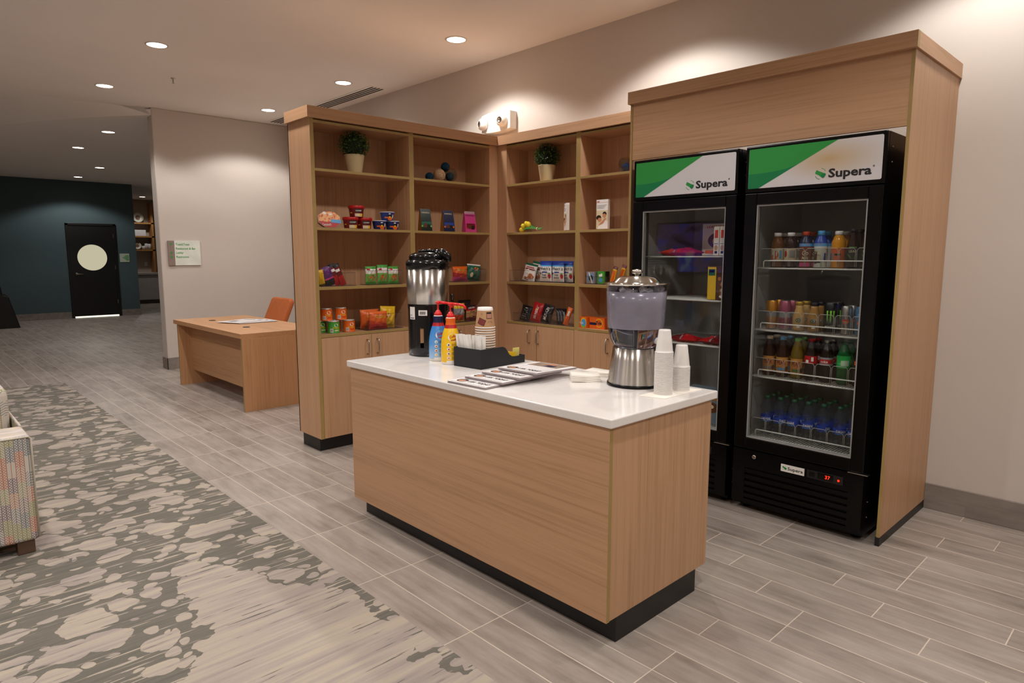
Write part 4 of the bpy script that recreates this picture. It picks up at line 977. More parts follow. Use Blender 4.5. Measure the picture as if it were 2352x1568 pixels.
def tide(m, f, g, e):
    m.patch(f, -.07, .01, .028, .048, NVY); m.disc(f, .022, .046, .036, YEL, 22, .034); m.disc(g, .022, .046, .029, ORA, 20, .027); m.text(flat(-.0325-.0024), 'Tide', .02, .034, .026, NVY, .02, w=.06)
carton('detergent_box', 'orange and blue detergent box behind the water dispenser', 'laundry product', (-2.225, -.195, zd2), 0, .150, .064, .086, ORA, tide)
abin((-2.245, -.175, zb), 0, .214, .11, .075, 'clear bin of chewing gum')
def gumw(m, f, g, e): m.disc(f, .004, .046, .030, SKY, 16); m.disc(g, .004, .044, .022, BKP, 16); m.text(e, 'gum', 0, .038, .012, WHT, .012) if False else m.poly(e, [(-.020, .085), (-.010, .088), (.026, .004), (.014, .003)], WHT)
def gumg(m, f, g, e): m.disc(f, .0, .03, .018, SKY, 14); m.poly(g, [(-.018, .07), (.016, .082), (.018, .06), (-.012, .05)], WHT)
for k in range(3): carton('gum_pack', ('pale blue gum pack at the front of the gum bin', 'pale blue gum pack, second in the gum bin', 'pale blue gum pack at the back of the gum bin')[k], 'gum', (-2.300, -.212+.026*k, zb+.0045), 0, .082, .018, .092, GRY, gumw, 'pale blue gum packs')
for k in range(3): carton('gum_pack', ('green gum pack at the front of the gum bin', 'green gum pack, second in the gum bin', 'green gum pack at the back of the gum bin')[k], 'gum', (-2.200, -.212+.026*k, zb+.0045), 0, .066, .018, .096, GRN if k < 1 else DGN, gumg, 'green gum packs')
for k in range(3): bag('candy_bar', ('orange and yellow candy bar above the dispenser lid, left one', 'orange and yellow candy bar above the dispenser lid, right one', 'dark red candy bar beside the cooler surround')[k], 'candy', (-2.105+.047*k, -.205+.04*k, zb+.003), 0, .042, .140+.012*k, .020,
    (lambda u, v: DRD if v > .84 else (YEL if u < .18 or u > .82 or v > .78 else ORA)) if k < 2 else DRD, DRD, 95+k, ry=R(13), rx=R(-4))
ZI = .8642
# ------------------------------------------------------------------ cold water dispenser
q = NT('iced_water'); nz = q.noise(q.scale(q.coord(), (9, 9, 14)), 1, 3)
ICW = q.end(q.n('ShaderNodeMixShader', {0: .22, 1: q.bsdf(q.ramp(nz, [(.3, lin('85828d')), (.7, lin('96939f'))]), .22, 0, .5), 2: q.n('ShaderNodeBsdfTransparent', {'Color': lin('b9b8cf')}).outputs[0]}).outputs[0])
q = NT('clear_water'); WAT = q.end(q.n('ShaderNodeBsdfGlass', {'Color': lin('e6e6f2'), 'Roughness': .0, 'IOR': 1.33}).outputs[0])
PLC = clear('clear_reservoir', 'fbfbfd', .01, 1.35)
q = NT('ice_cube'); ICE = q.end(q.n('ShaderNodeMixShader', {0: .55, 1: q.bsdf(lin('dcdbe2'), .1), 2: q.n('ShaderNodeBsdfGlass', {'Color': lin('f4f4fa'), 'Roughness': .05, 'IOR': 1.31}).outputs[0]}).outputs[0])
t = thing('water_dispenser', 'stainless drink dispenser full of iced water on the counter', 'drink dispenser', (-.70, -1.843, ZI))
MB().lathe([(0, 0, BLKM), (.119, 0), (.121, .004), (.119, .014), (.0, .014)], n=48).build('rubber_foot', t)
MB().lathe([(.1165, .012, STEEL), (.112, .05), (.103, .115), (.096, .166), (.0, .166)], n=64).build('base', t)
MB().lathe([(0, .168, PLC), (.085, .168), (.098, .180), (.110, .205), (.119, .240), (.1225, .262), (.1275, .36), (.130, .440), (.1285, .441)], n=64).build('reservoir', t)
m = MB(); m.lathe([(0, .1688, WAT), (.0844, .1688), (.0973, .1806), (.1093, .2056), (.1182, .2405), (.1203, .252, ICW), (.1218, .263), (.1267, .36), (.1281, .408), (.0, .408)], n=64); m.lathe([(0, .2525, ICW), (.1200, .2525)], n=64); m.build('water', t)
m = MB(); rnd = random.Random(4)
for k in range(58):
    a = rnd.uniform(0, 6.28); r = .112*math.sqrt(rnd.random()); s = rnd.uniform(.008, .013); i0 = len(m.v)
    m.box(-s, s, -s, s, -s, s, ICE); m.xf(Matrix.Translation((r*math.cos(a), r*math.sin(a), .411+rnd.uniform(-.004, .012))) @ Matrix.Rotation(rnd.uniform(0, 6), 4, Vector((rnd.gauss(0, 1), rnd.gauss(0, 1), rnd.gauss(0, 1))).normalized()), i0)
tag(m.build('ice', t), kind='stuff')
LIDS = brushed('polished_lid', 'd6d1ca', 'n', .16)
l = MB().lathe([(.134, .436, LIDS), (.141, .441), (.141, .4445), (.128, .446), (.106, .446), (.100, .452), (.085, .466), (.066, .4725), (.02, .474), (0, .474)], n=64).build('lid', t)
MB().lathe([(.007, .472, CHROME), (.009, .480), (.022, .486), (.0245, .493), (.019, .4995), (.008, .5025), (0, .503)], n=12).build('knob', l)
s = MB(); s.tube([(.095, 0, .205), (.150, 0, .198)], .0145, WHITE, 14); s.tube([(.146, 0, .205), (.146, 0, .165)], [.013, .011], WHITE, 14); s.build('spigot', t)
m = MB(); m.prism(rrect(-.016, .016, 0, .040, .012), 'y', -.005, .005, WHITE); m.xf(Matrix.Translation((.150, -.022, .190)) @ Matrix.Rotation(R(15), 4, 'Y')); m.build('tap_lever', t, bevel=.003)

# ------------------------------------------------------------------ coffee urn
t = thing('coffee_urn', 'tall black and steel coffee server at the far end of the island', 'coffee server', (-2.047, -1.962, ZI))
def sk(q, i):
    a = (i+.5)*5-360 if (i+.5)*5 > 180 else (i+.5)*5
    return q in (2,) and (-58 < a < -52 or 146 < a < 178)
MB().lathe([(0, .0, BLKG), (.113, 0), (.114, .05), (.1135, .16), (.115, .285), (.115, .292), (0, .292)], n=72, skip=sk).build('stand', t)
MB().lathe([(0, .06, BLKM), (.03, .06), (.03, .2), (0, .2)], (.02, -.02, 0), 16).build('faucet', t) if False else None
MB().lathe([(0, .292, STEEL), (.1195, .293), (.1195, .486), (0, .487)], n=72).build('body', t)
m = MB(); m.lathe([(.118, .486, BLKG), (.1215, .488), (.1225, .512), (.120, .530), (.112, .537), (.0, .537)], n=64); m.build('lid', t)
m = MB(); m.lathe([(.094, .535, BLKG), (.095, .556), (.090, .566), (.062, .578), (.05, .580), (.045, .574), (.0, .574)], (-.006, -.006, 0), 48)
m.tube([(.03, .03, .572), (.062, .062, .570), (.080, .080, .555), (.086, .086, .525)], [.030, .030, .026, .018], BLKG, 14); m.build('lid_cap', t)
m = MB(); m.tube([(-.02, -.045, .583), (.02, -.005, .588), (.04, .03, .582)], .010, BLKG, 10); m.build('lid_lever', t)
m = MB(); m.tube([(.096, .098, .25), (.096, .098, .345)], .008, BLKM, 8); m.build('sight_glass', t)
f = cyl(.1155, R(-84), .2); m = MB(); m.patch(f, -.026, .016, .008, .078, WHT, 5, 1); m.patch(up_(f), -.022, .010, .012, .020, GRY, 4, 1); m.patch(up_(f), -.022, -.004, .03, .034, GRY, 2, 1)
m.build('info_sticker', t)
f = cyl(.1155, R(-52), .225); m = MB(); m.patch(f, -.024, .026, .006, .036, WHT, 5, 1)
for k in range(11): m.patch(up_(f), -.016+.0030*k, -.0147+.0030*k+.0008*(k % 2), .012, .029, INK)
m.build('barcode_sticker', t)

# ------------------------------------------------------------------ pump creamers
q = NT('creamer_blue_print'); g = q.sep(q.coord())[2]
CBL = q.end(q.bsdf(q.ramp(q.math('DIVIDE', g, .2), [(.05, lin('a9cdee')), (.45, lin('5d9ee0')), (.9, lin('3f86d6'))]), .25, 0, .5))
CYL_ = pk('creamer_yellow', 'f0c020', .25); PRD = plain('pump_red', 'd81f1e', .28)
def creamer(x, y, rz, lb, body, sleeve, brand):
    t = thing('creamer_bottle', lb, 'creamer', (x, y, ZI), rz, 'pump creamer bottles')
    prof = [(0, 0), (.047, .0), (.050, .004), (.051, .012), (.0515, .06), (.051, .10), (.048, .13), (.043, .155), (.036, .178), (.030, .195)]
    P = [(r, z, WHT if z < .010 else body) for r, z in prof[:-1]]+[(.0325, .187, RDD), (.0275, .205, sleeve), (.0238, .220), (.0262, .236), (.0245, .240, WHT), (.021, .243), (0, .243)]
    MB().lathe([p for p in P], n=36, m=body).build('bottle', t)
    def rf(b):
        for (r0, z0), (r1, z1) in zip(prof[1:], prof[2:]):
            if z0 <= b <= z1: return r0+(r1-r0)*(b-z0)/(z1-z0)
        return .03
    f = cyl(.051, R(-40)-rz, 0, lambda b: rf(b)+.0006); m = MB()
    m.disc(f, .016, .142, .030, WHT, 24, .022); m.text(up_(f), brand[0], .016, .142, .012, RDD, .02, w=.044, slant=.2, rot=R(12)); m.text(up_(f), brand[1], .018, .126, .011, RDD, .02, w=.030, slant=.2, rot=R(12))
    for k in range(4):
        z = .105-.023*k; m.disc(f, -.010, z, .0085, WHT, 14); m.disc(up_(f), -.009, z-.001, .0042, (SKY, DOR, RDD, YEL)[k] if body is not CYL_ else (INK, RDD, DRD, ORA)[k], 8)
        for j in range(3): m.patch(f, .006, .030-.004*(j % 2), z-.006+.005*j, z-.0045+.005*j, NVY if body is not CYL_ else BRN, 3, 1)
    m.patch(f, -.022, .018, .010, .022, WHT, 4, 1)
    m.build('label', t)
    p = MB(); p.lathe([(.0, .242, PRD), (.0205, .242), (.0205, .256), (.0155, .258), (.014, .264), (.009, .270), (.0045, .272), (.0045, .300), (.008, .303), (.0125, .306), (.013, .317), (.0, .319)], n=20); p.build('pump', t)
    MB().tube([(0, 0, .313), (.055, 0, .310), (.076, 0, .306), (.084, 0, .298), (.085, 0, .286)], [.009, .0065, .006, .0055, .0045], PRD, 10).build('spout', t)
creamer(-1.835, -2.053, R(25), 'blue pump bottle of coffee creamer with a navy neck', CBL, NVY, ('Coffee', 'mate'))
creamer(-1.700, -2.075, R(25), 'yellow pump bottle of coffee creamer with an orange neck', CYL_, ORA, ('Coffee', 'mate'))

# ------------------------------------------------------------------ organizer with stirrers, cups and sugar
BO = plain('organizer_black', '17171a', .6)
OR = Vector((-1.441, -2.094, ZI)); OA = R(4.2)
t = thing('condiment_organizer', 'black stepped organizer tray holding stirrers, cups and sugar', 'organizer', OR, OA)
side = [(0, 0), (.332, 0), (.332, .040), (.255, .040), (.232, .042), (.210, .055), (.196, .075), (.180, .092), (.160, .099), (0, .099)]
for a, b in ((-.004, 0), (-.194, -.190)): MB().prism(side, 'x', a, b, BO).build('side_wall', t, bevel=.0006)
MB().box(-.190, -.004, 0, .004, .003, .099, BO).build('front_wall', t); MB().box(-.190, -.004, .328, .332, .003, .040, BO).build('rear_wall', t)
MB().box(-.190, -.004, .062, .065, .003, .094, BO).build('divider', t); MB().box(-.190, -.004, .196, .199, .003, .07, BO).build('divider', t); MB().box(-.068, -.065, .004, .062, .003, .094, BO).build('divider', t)
MB().box(-.190, -.004, .004, .328, 0, .003, BO).build('floor_panel', t)
def ow(x, y, z=0): return OR+Matrix.Rotation(OA, 3, 'Z') @ Vector((x, y, z))
rnd = random.Random(12); stir = None
for k in range(36):
    left = k < 24
    x = rnd.uniform(-.180, -.078) if left else rnd.uniform(-.054, -.014); y = rnd.uniform(.024, .048)
    lb = 'white paper-wrapped stirrer in the wide compartment of the organizer' if left else 'white paper-wrapped stirrer in the narrow compartment of the organizer'
    if stir is None:
        stir = thing('stirrer_packet', lb, 'stirrer'); MB().box(-.0075, .0075, -.0007, .0007, 0, .158, PAPW).build('wrapper', stir, bevel=.0004)
        s = stir
    else: s = dup(stir, (0, 0, 0), 0)
    s.location = ow(x, y, .0035+.001); s.rotation_euler = (R(rnd.uniform(-3, 3)), R(rnd.uniform(-11, 3) if left else rnd.uniform(-8, 2)), OA+R(rnd.uniform(5, 35)))
    s['label'] = lb; s['group'] = 'stirrers in the wide compartment' if left else 'stirrers in the narrow compartment'
# paper coffee cups, upside down
cup0 = None; N = 16; cx = ow(-.098, .133)
for k in range(N):
    top = k == N-1
    lb = ('printed kraft coffee cup on top of its upside-down stack' if top else 'kraft coffee cup with a white rim, nested in the upside-down stack')
    if cup0 is None:
        cup0 = thing('paper_coffee_cup', lb, 'cup')
        MB().lathe([(.0505, .006, CRT), (.0412, .090, WHT), (.0385, .1055), (.036, .1055), (.036, .100), (0, .100)], n=32).build('cup_wall', cup0)
        MB().lathe([(.0490, .0, WHT), (.0520, .0008), (.0532, .003), (.0520, .0062), (.0500, .0066), (.0485, .003)], n=32).build('rolled_rim', cup0)
        c = cup0
    else: c = dup(cup0, (0, 0, 0), 0)
    c.location = (cx.x, cx.y, ZI+.0036+.0126*k); c.rotation_euler = (0, 0, R(37*k)); c['label'] = lb
    if not top: c['group'] = 'nested kraft coffee cups'
    elif 'group' in c: del c['group']
f = cyl(.0465, R(-50)-R(37*(N-1)), 0, lambda b: .0505-.0093*(b-.006)/.084+.0004); m = MB()
STM2 = plain('print_stamp_red', '7a3030', .6)
m.patch(f, -.03, -.028, 0.02, .022, BRN); m.v = []; m.f = []; m.fm = []; m.sm = []
def rot_patch(cx_, cz_, w_, h_, a, mt, g):
    i0 = len(m.f); ca, sa = math.cos(a), math.sin(a)
    m.patch(lambda p, q_: g(cx_+p*ca-q_*sa, cz_+p*sa+q_*ca), -w_/2, w_/2, -h_/2, h_/2, mt, 5, 2)
rot_patch(-.012, .034, .040, .032, R(-22), BRN, f); rot_patch(-.012, .034, .035, .027, R(-22), STM2, up_(f)); rot_patch(.030, .066, .032, .034, 0, BRN, f); rot_patch(.030, .063, .027, .022, 0, pk('stamp_pink', 'b5806e', .6), up_(f)); rot_patch(.030, .079, .028, .006, 0, BKP, up_(f))
m.ring(f, -.012, .074, .004, .005, BRN, 14); m.ring(f, .032, .022, .016, .0168, BRN, 12, R(30), R(140)); m.ring(f, .032, .017, .016, .0168, BRN, 12, R(30), R(140)); m.build('printed_stamps', c)
for k, (x, y, mt, h_, a, n_) in enumerate(((-.06, .222, SKY, .052, -24, 'pale blue sweetener packet, first in the tray'), (-.045, .232, WHT, .054, -20, 'white sugar packet beside the blue one'), (-.075, .238, SKY, .050, -18, 'pale blue sweetener packet at the back of the tray'),
        (-.04, .250, YEL, .052, -12, 'yellow sweetener packet in the middle of the tray'), (-.06, .262, YEL, .054, -10, 'yellow sweetener packet behind the middle one'), (-.03, .274, YEL, .056, -8, 'yellow sweetener packet next to the upright one'), (-.035, .298, pk('pale_yellow', 'd9cc70', .6), .074, 2, 'pale yellow packet standing tallest at the tray end'))):
    s = thing('sugar_packet', n_, 'sugar packet', ow(x, y, .0038), OA+R(80), 'sweetener packets', 0, 0)
    i = MB(); i.box(-.022, .022, -.0012, .0012, 0, h_, mt); i.xf(Matrix.Rotation(R(a), 4, 'X')); i.build('sachet', s, bevel=.0006)
# ------------------------------------------------------------------ newspapers on the island
q = NT('newsprint_columns'); co = q.coord(); x, y, z = q.sep(co)[:3]
ln_ = q.math('LESS_THAN', q.math('FRACT', q.math('MULTIPLY', y, 220.0)), .5); cl_ = q.math('GREATER_THAN', q.math('FRACT', q.math('MULTIPLY', x, 22.0)), .12); wd_ = q.math('GREATER_THAN', q.noise(q.scale(co, (300, 220, 1)), 1, 1), .45)
NCOL = q.end(q.bsdf(q.mix(q.math('MULTIPLY', q.math('MULTIPLY', ln_, cl_), q.math('MULTIPLY', wd_, .55)), lin('dcd8d6'), lin('77747a')), .8, 0, .1))
def newspaper(x, y, z, rz, th, lb, w=.285, d=.335, grp='newspapers fanned out on the island', head=True):
    t = thing('newspaper', lb, 'newspaper', (x, y, z), rz, grp)
    m = MB(); n = 5
    for k in range(n):
        o = .0025*((k*7) % 3-1); m.box(-w/2+o, w/2+o, -d/2+abs(o), d/2, th*k/n, th*(k+.92)/n, NEWE if k < n-1 else NEWS, nz=NEWE)
    m.build('pages', t, bevel=.0008)
    f = lambda a, b: (a, b, th+.0004); g = lambda a, b: (a, b, th+.0008); m = MB()
    if head:
        m.text(g, 'USA TODAY', .036, -d*.37, .024, INK, .02, w=.135); m.disc(f, -.070, -d*.33, .030, HAIR, 16, .026); m.disc(g, -.067, -d*.35, .019, SKIN, 14, .016)
        m.patch(f, -w*.46, w*.46, -d*.47, -d*.455, GRY); m.patch(f, -w*.46, w*.46, -d*.27, d*.06, NCOL); m.patch(f, -w*.40, w*.38, d*.10, d*.47, plain('news_photo', '84705f', .6, var=.5, nscale=25)); m.patch(g, .0, w*.20, d*.14, d*.30, NVY); m.patch(g, -.02, .03, d*.30, d*.42, SKIN)
    else:
        m.patch(f, -w*.46, w*.46, -d*.47, d*.30, NCOL); m.patch(f, -w*.42, w*.1, d*.33, d*.40, INK); m.patch(f, w*.2, w*.36, d*.33, d*.45, SKY); m.patch(g, -w*.3, -w*.05, -d*.3, -d*.05, plain('news_photo_grey', '7c7c80', .6, var=.5, nscale=25))
    m.build('front_page', t); return t
for k in range(4): newspaper(-1.185+.018*k, -2.265+.085*k, ZI+.0003+.0108*k, R(3), .0100, ('newspaper nearest the long front edge of the island', 'newspaper second from the front edge of the island', 'newspaper third from the front edge of the island', 'topmost newspaper, beside the organizer tray end')[k], .238, .290).rotation_euler.x = R(-.55*k)
# ------------------------------------------------------------------ napkins
NAP = plain('napkin_paper', 'efe9de', .85)
def napkin(x, y, z, rz, w, d, th, lb, grp):
    t = thing('paper_napkin', lb, 'napkin', (x, y, z), rz, grp); m = MB(); n = 10
    for k in range(2):
        A = [[m.pv((-w/2+w*i/n, s*d/2, th*(k*.5+e*.46)+.0012*math.sin(3*i/n*2+k))) for i in range(n+1)] for s in (-1, 1) for e in (0, 1)]
        for i in range(n):
            m.face((A[1][i], A[1][i+1], A[3][i+1], A[3][i]), NAP, True); m.face((A[0][i], A[0][i+1], A[1][i+1], A[1][i]), NAP); m.face((A[2][i+1], A[2][i], A[3][i], A[3][i+1]), NAP); m.face((A[0][i+1], A[0][i], A[2][i], A[2][i+1]), NAP)
        for i in (0, n): m.face((A[0][i], A[1][i], A[3][i], A[2][i]), NAP)
    m.build('folds', t)
for k in range(3): napkin(-.915, -1.925, ZI+.0012+.0095*k, R(46), .128, .115, .0092, ('bottom napkin of the front stack by the dispenser', 'middle napkin of the front stack by the dispenser', 'top napkin of the front stack by the dispenser')[k], 'napkins by the dispenser')
for k in range(2): napkin(-.950, -1.770, ZI+.0012+.0095*k, R(10), .136, .10, .0092, ('lower napkin of the pair behind the front stack', 'upper napkin of the pair behind the front stack')[k], 'napkins by the dispenser')
tag(MB().prism([(-.545, -2.035), (-.435, -2.005), (-.430, -1.735), (-.540, -1.760)], 'z', ZI, ZI+.0022, NAP).build('paper_napkin'), 'flat napkin under the plastic cups', 'napkin')
# ------------------------------------------------------------------ plastic cups
PCUP = plain('white_plastic_cup', 'e6e2dd', .3, var=.02); pc0 = None
for (sx, sy, n_, nm) in ((-.495, -1.930, 36, 'taller'), (-.490, -1.808, 21, 'shorter')):
    for k in range(n_):
        top = k == n_-1
        lb = 'white plastic cup on top of the %s upside-down stack' % nm if top else 'white plastic cup nested in the %s upside-down stack' % nm
        if pc0 is None:
            pc0 = thing('plastic_cup', lb, 'cup')
            MB().lathe([(.0352, .0, PCUP), (.0372, .0002), (.0378, .0018), (.0370, .0034), (.0348, .0042), (.0338, .012), (.0300, .045), (.0282, .058), (.0276, .060), (.0245, .088), (.0232, .0925), (.0215, .0935), (.0, .0925)], n=24).build('cup_wall', pc0)
            c = pc0
        else: c = dup(pc0, (0, 0, 0), 0)
        c.location = (sx, sy, ZI+.0024+.00485*k); c['label'] = lb
        if top:
            if 'group' in c: del c['group']
        else: c['group'] = 'nested plastic cups of the %s stack' % nm
# ------------------------------------------------------------------ newspapers on the desk
for k, (x, y, a) in enumerate(((-6.16, -1.42, 14), (-6.02, -1.36, 2), (-6.10, -1.44, 24))): newspaper(x, y, .7214+.0034*k, R(a), .003, ('lowest of the loose newspaper sections on the desk', 'newspaper section sticking out to the side on the desk', 'top newspaper section on the desk')[k], .30, .42, 'newspaper sections on the desk', False)
# ------------------------------------------------------------------ cooler contents
PET = clear('clear_bottle_plastic', 'eef3f6', .03, 1.45, .035, '9fb2c4')
def liquid(n, h): return plain('liquid_'+n, h, .12, var=.03)
AMB = liquid('amber_juice', '6a3d12'); DKJ = liquid('dark_juice', '2c120e'); ORJ = liquid('orange_juice', 'd98f14'); COL_ = liquid('cola', '140a08'); TEA = liquid('tea', '2a130a'); TEAG = liquid('light_tea', '6b5614'); SPR = liquid('green_soda', '155a2a'); MLK = liquid('milk_coffee', 'c29a5a'); CHM = liquid('chocolate_milk', '7a3f24'); PLW_ = liquid('plain_milk', 'cfd6cf')
LBG = pk('label_green_leaf', '4c7a34'); TLB = pk('tea_label', 'c98e46'); LBK = pk('dark_label', '221d18'); CGR = pk('cap_green', '1d5a3a'); OLB = pk('orange_label', 'd9622a')
def bottle(nm, lb, cat, x, y, z, prof, cap, label=None, grp=None, face=-20, n=22, neck=None):
    """prof: lathe (r, z, mat); cap: (r, z0, z1, mat); label(mb, f, g)"""
    t = thing(nm, lb, cat, (x, y, z), 0, grp)
    MB().lathe(prof, n=n).build('bottle', t)
    if cap: r, a, b, mt = cap; MB().lathe([(0, a, mt), (r, a), (r, b-.002), (r-.002, b), (0, b)], n=18).build('cap', t)
    if label:
        pts = [(p[0], p[1]) for p in prof]
        def rf(b):
            for (r0, z0), (r1, z1) in zip(pts, pts[1:]):
                if z0 <= b <= z1 and z1 > z0: return r0+(r1-r0)*(b-z0)/(z1-z0)+.0006
            return .03
        f = cyl(.033, R(-90-face) if False else R(-90+face+35), 0, rf); m = MB(); label(m, f, up_(f)); m.build('label', t)
    return t
def backs(t, rows, lb, grp=None):
    for k, y in enumerate(rows): dup(t, (t.location.x+.004*(k+1), y, t.location.z), None, lb if k == 0 else lb.replace('behind', 'two rows behind'), grp)
Z1, Z2, Z3, Z4 = 1.3629, 1.0249, .7659, .4249
YF, Y2, Y3 = -.648, -.572, -.496
def juice(liq, lab): return [(0, 0, liq), (.031, 0), (.0335, .006), (.0335, .035, lab), (.0325, .04), (.0325, .095), (.0335, .10, liq), (.0320, .128), (.022, .158), (.0165, .165), (.0165, .172), (0, .172)]
def l_ap(m, f, g): m.disc(f, -.012, .066, .024, RDD, 14, .024); m.disc(g, -.014, .052, .02, ORA, 10, .014); m.patch(f, .016, .03, .045, .09, SKY, 2, 1)
def l_gr(m, f, g): m.patch(f, -.006, .030, .05, .09, GRY, 4, 1); m.disc(f, -.024, .07, .010, RDD, 10, .018)
t = bottle('juice_bottle', 'amber juice bottle with a white cap, first on the top cooler shelf', 'drink', -.635, YF, Z1, juice(AMB, CRM), (.0195, .165, .184, WHT), l_ap); backs(t, (Y2,), 'amber juice bottle behind the first one on the top cooler shelf')
t = bottle('juice_bottle', 'dark juice bottle with a white cap, second on the top cooler shelf', 'drink', -.562, YF, Z1, juice(DKJ, CRM), (.0195, .165, .184, WHT), l_gr); backs(t, (Y2,), 'dark juice bottle behind the second one on the top cooler shelf')
def gom(liq, a, b): return [(0, 0, liq), (.031, 0), (.033, .006), (.031, .02), (.0295, .06), (.031, .095), (.0335, .110, a), (.0330, .125, b), (.028, .145), (.017, .160), (.0165, .166), (0, .166)]
def l_gb(m, f, g): m.patch(f, -.03, .03, .006, .024, PNK, 5, 1); m.text(g, 'Go', .0, .064, .024, CRM, .014, w=.034, slant=.2); m.text(g, 'Milk', .002, .042, .016, CRM, .014, w=.036, slant=.2); m.disc(f, 0, .119, .02, ORA, 12, .006)
t = bottle('milk_drink_bottle', 'brown flavoured milk bottle with an orange cap on the top cooler shelf', 'drink', -.482, YF, Z1, gom(CHM, SKY, NVY), (.018, .166, .187, DOR), l_gb); backs(t, (Y2,), 'brown flavoured milk bottle behind the front one')
def l_gw(m, f, g): m.patch(f, -.034, -.014, .02, .085, BRN, 3, 1); m.text(g, 'Go', -.012, .064, .024, CRM, .014, w=.034, slant=.2); m.text(g, 'milk', -.014, .044, .014, CRM, .014, w=.03, slant=.2); m.patch(f, -.03, .004, .024, .036, NVY, 3, 1); m.disc(f, -.014, .119, .02, ORA, 12, .006); m.patch(f, .022, .036, .03, .075, BLU, 2, 1)
t = bottle('milk_drink_bottle', 'white and blue flavoured milk bottle with a sky blue cap on the top cooler shelf', 'drink', -.405, YF, Z1, gom(PLW_, SKY, BLU), (.018, .166, .190, SKY), l_gw); backs(t, (Y2,), 'white and blue flavoured milk bottle behind the front one')
OJP = [(0, 0, ORJ), (.031, 0), (.0335, .005), (.0325, .035, OLB), (.0320, .09), (.0335, .098, ORJ), (.0325, .104), (.0335, .112), (.033, .130), (.024, .156), (.0165, .166), (.0165, .17), (0, .17)]
def l_oj(m, f, g): m.disc(f, .0, .062, .018, ORA, 14); m.disc(f, -.026, .055, .010, GRY, 8, .022); m.patch(g, -.014, .014, .062, .072, DGN, 3, 1)
t = bottle('juice_bottle', 'orange juice bottle with a white cap on the top cooler shelf', 'drink', -.317, YF, Z1, OJP, (.0195, .166, .186, WHT), l_oj); backs(t, (Y2,), 'orange juice bottle behind the front one')
def l_lf(m, f, g):
    m.text(g, 'LEAF', 0, .078, .011, CRM, .01, w=.034)
    for s in (-1, 1): m.poly(g, [(s*.002, .045), (s*.012, .05), (s*.028, .070), (s*.012, .066)][::s], LBG)
    m.patch(g, -.018, .018, .032, .036, GRY, 3, 1); m.patch(f, -.02, .02, .098, .106, LBG, 3, 1)
for k, x in enumerate((-.246, -.180)):
    t = bottle('tea_bottle', ('dark leaf tea bottle, the left of two on the top cooler shelf', 'dark leaf tea bottle, the right of two on the top cooler shelf')[k], 'drink', x, YF, Z1, [(0, 0, TEA), (.030, 0), (.0325, .006), (.0325, .026, LBK), (.0325, .092), (.031, .098, TEA), (.028, .125), (.016, .172), (.0145, .18), (0, .18)], (.0175, .178, .194, BKP), l_lf); backs(t, (Y2,), ('dark leaf tea bottle behind the left front one', 'dark leaf tea bottle behind the right front one')[k])
# second shelf
def canp(mt, h, r, b=None): return [(0, .001, SLV), (r*.8, 0), (r, .006, mt), (r, h*.42, b or mt), (r, h*.62, mt), (r, h-.012), (r*.82, h-.002, SLV), (r*.80, h), (r*.76, h-.003), (0, h-.003)]
OCM = plain('orange_can', 'd08a22', .3, .5); PCM = plain('pink_can', 'a8546c', .3, .5); BCM = plain('black_can', '0d0d0e', .3, .3); RBM = plain('blue_can', '22358a', .3, .5)
def l_wc(m, f, g): m.patch(g, -.022, .022, .077, .083, GRY, 4, 1)
t = bottle('drink_can', 'tall orange can with a silver band, first on the second cooler shelf', 'drink', -.649, YF, Z2, canp(OCM, .158, .0300, GRY), None, l_wc); backs(t, (Y2,), 'tall orange can behind the first one')
t = bottle('drink_can', 'tall pink can with a silver band on the second cooler shelf', 'drink', -.575, YF, Z2, canp(PCM, .158, .0300, GRY), None, l_wc); backs(t, (Y2,), 'tall pink can behind the front one')
def frap(liq, cap): return [(0, 0, liq), (.028, 0), (.0325, .008), (.0335, .05), (.032, .075), (.026, .098), (.0195, .122), (.0195, .140), (0, .140)]
SBG = pk('emblem_green', '1f5a44')
def l_sb(m, f, g): m.disc(f, 0, .058, .0125, WHT, 18); m.ring(g, 0, .058, .0075, .0120, SBG, 18); m.disc(g, 0, .058, .0045, SBG, 10); m.patch(f, -.006, .010, .018, .026, WHT, 2, 1)
t = bottle('coffee_drink_bottle', 'pale coffee drink bottle with a gold cap on the second cooler shelf', 'drink', -.497, YF, Z2, frap(MLK, 0), (.0215, .138, .156, plain('gold_cap', 'c9a23a', .3, .5)), l_sb); backs(t, (Y2,), 'pale coffee drink bottle behind the gold-capped one')
t = bottle('coffee_drink_bottle', 'tan coffee drink bottle with a dark cap on the second cooler shelf', 'drink', -.418, YF, Z2, frap(liquid('tan_coffee', 'a5773c'), 0), (.0215, .138, .156, BKP), l_sb); backs(t, (Y2,), 'tan coffee drink bottle behind the dark-capped one')
NEO = pk('claw_green', '7fd030')
def l_mo(m, f, g):
    for k, (x, a) in enumerate(((-.012, .060), (.004, .052), (.018, .066))): m.poly(f, [(x-.005, .118), (x+.004, .118), (x+.002, a+.02), (x, a), (x-.003, a+.02)][::-1], NEO)
    m.text(f, 'MONSTER', .004, .030, .011, WHT, .014, w=.052)
t = bottle('drink_can', 'tall black energy drink can with green claw marks', 'drink', -.335, YF, Z2, canp(BCM, .158, .0335), None, l_mo); backs(t, (Y2,), 'tall black energy drink can behind the front one')
def l_rb(m, f, g): m.poly(f, [(-.02, .14), (.0, .14), (.012, .08), (.02, .01), (-.006, .01), (-.012, .08)][::-1], RBM); m.disc(g, -.002, .066, .016, ORA, 12, .010); m.patch(g, -.020, .020, .071, .078, RDD, 4, 1)
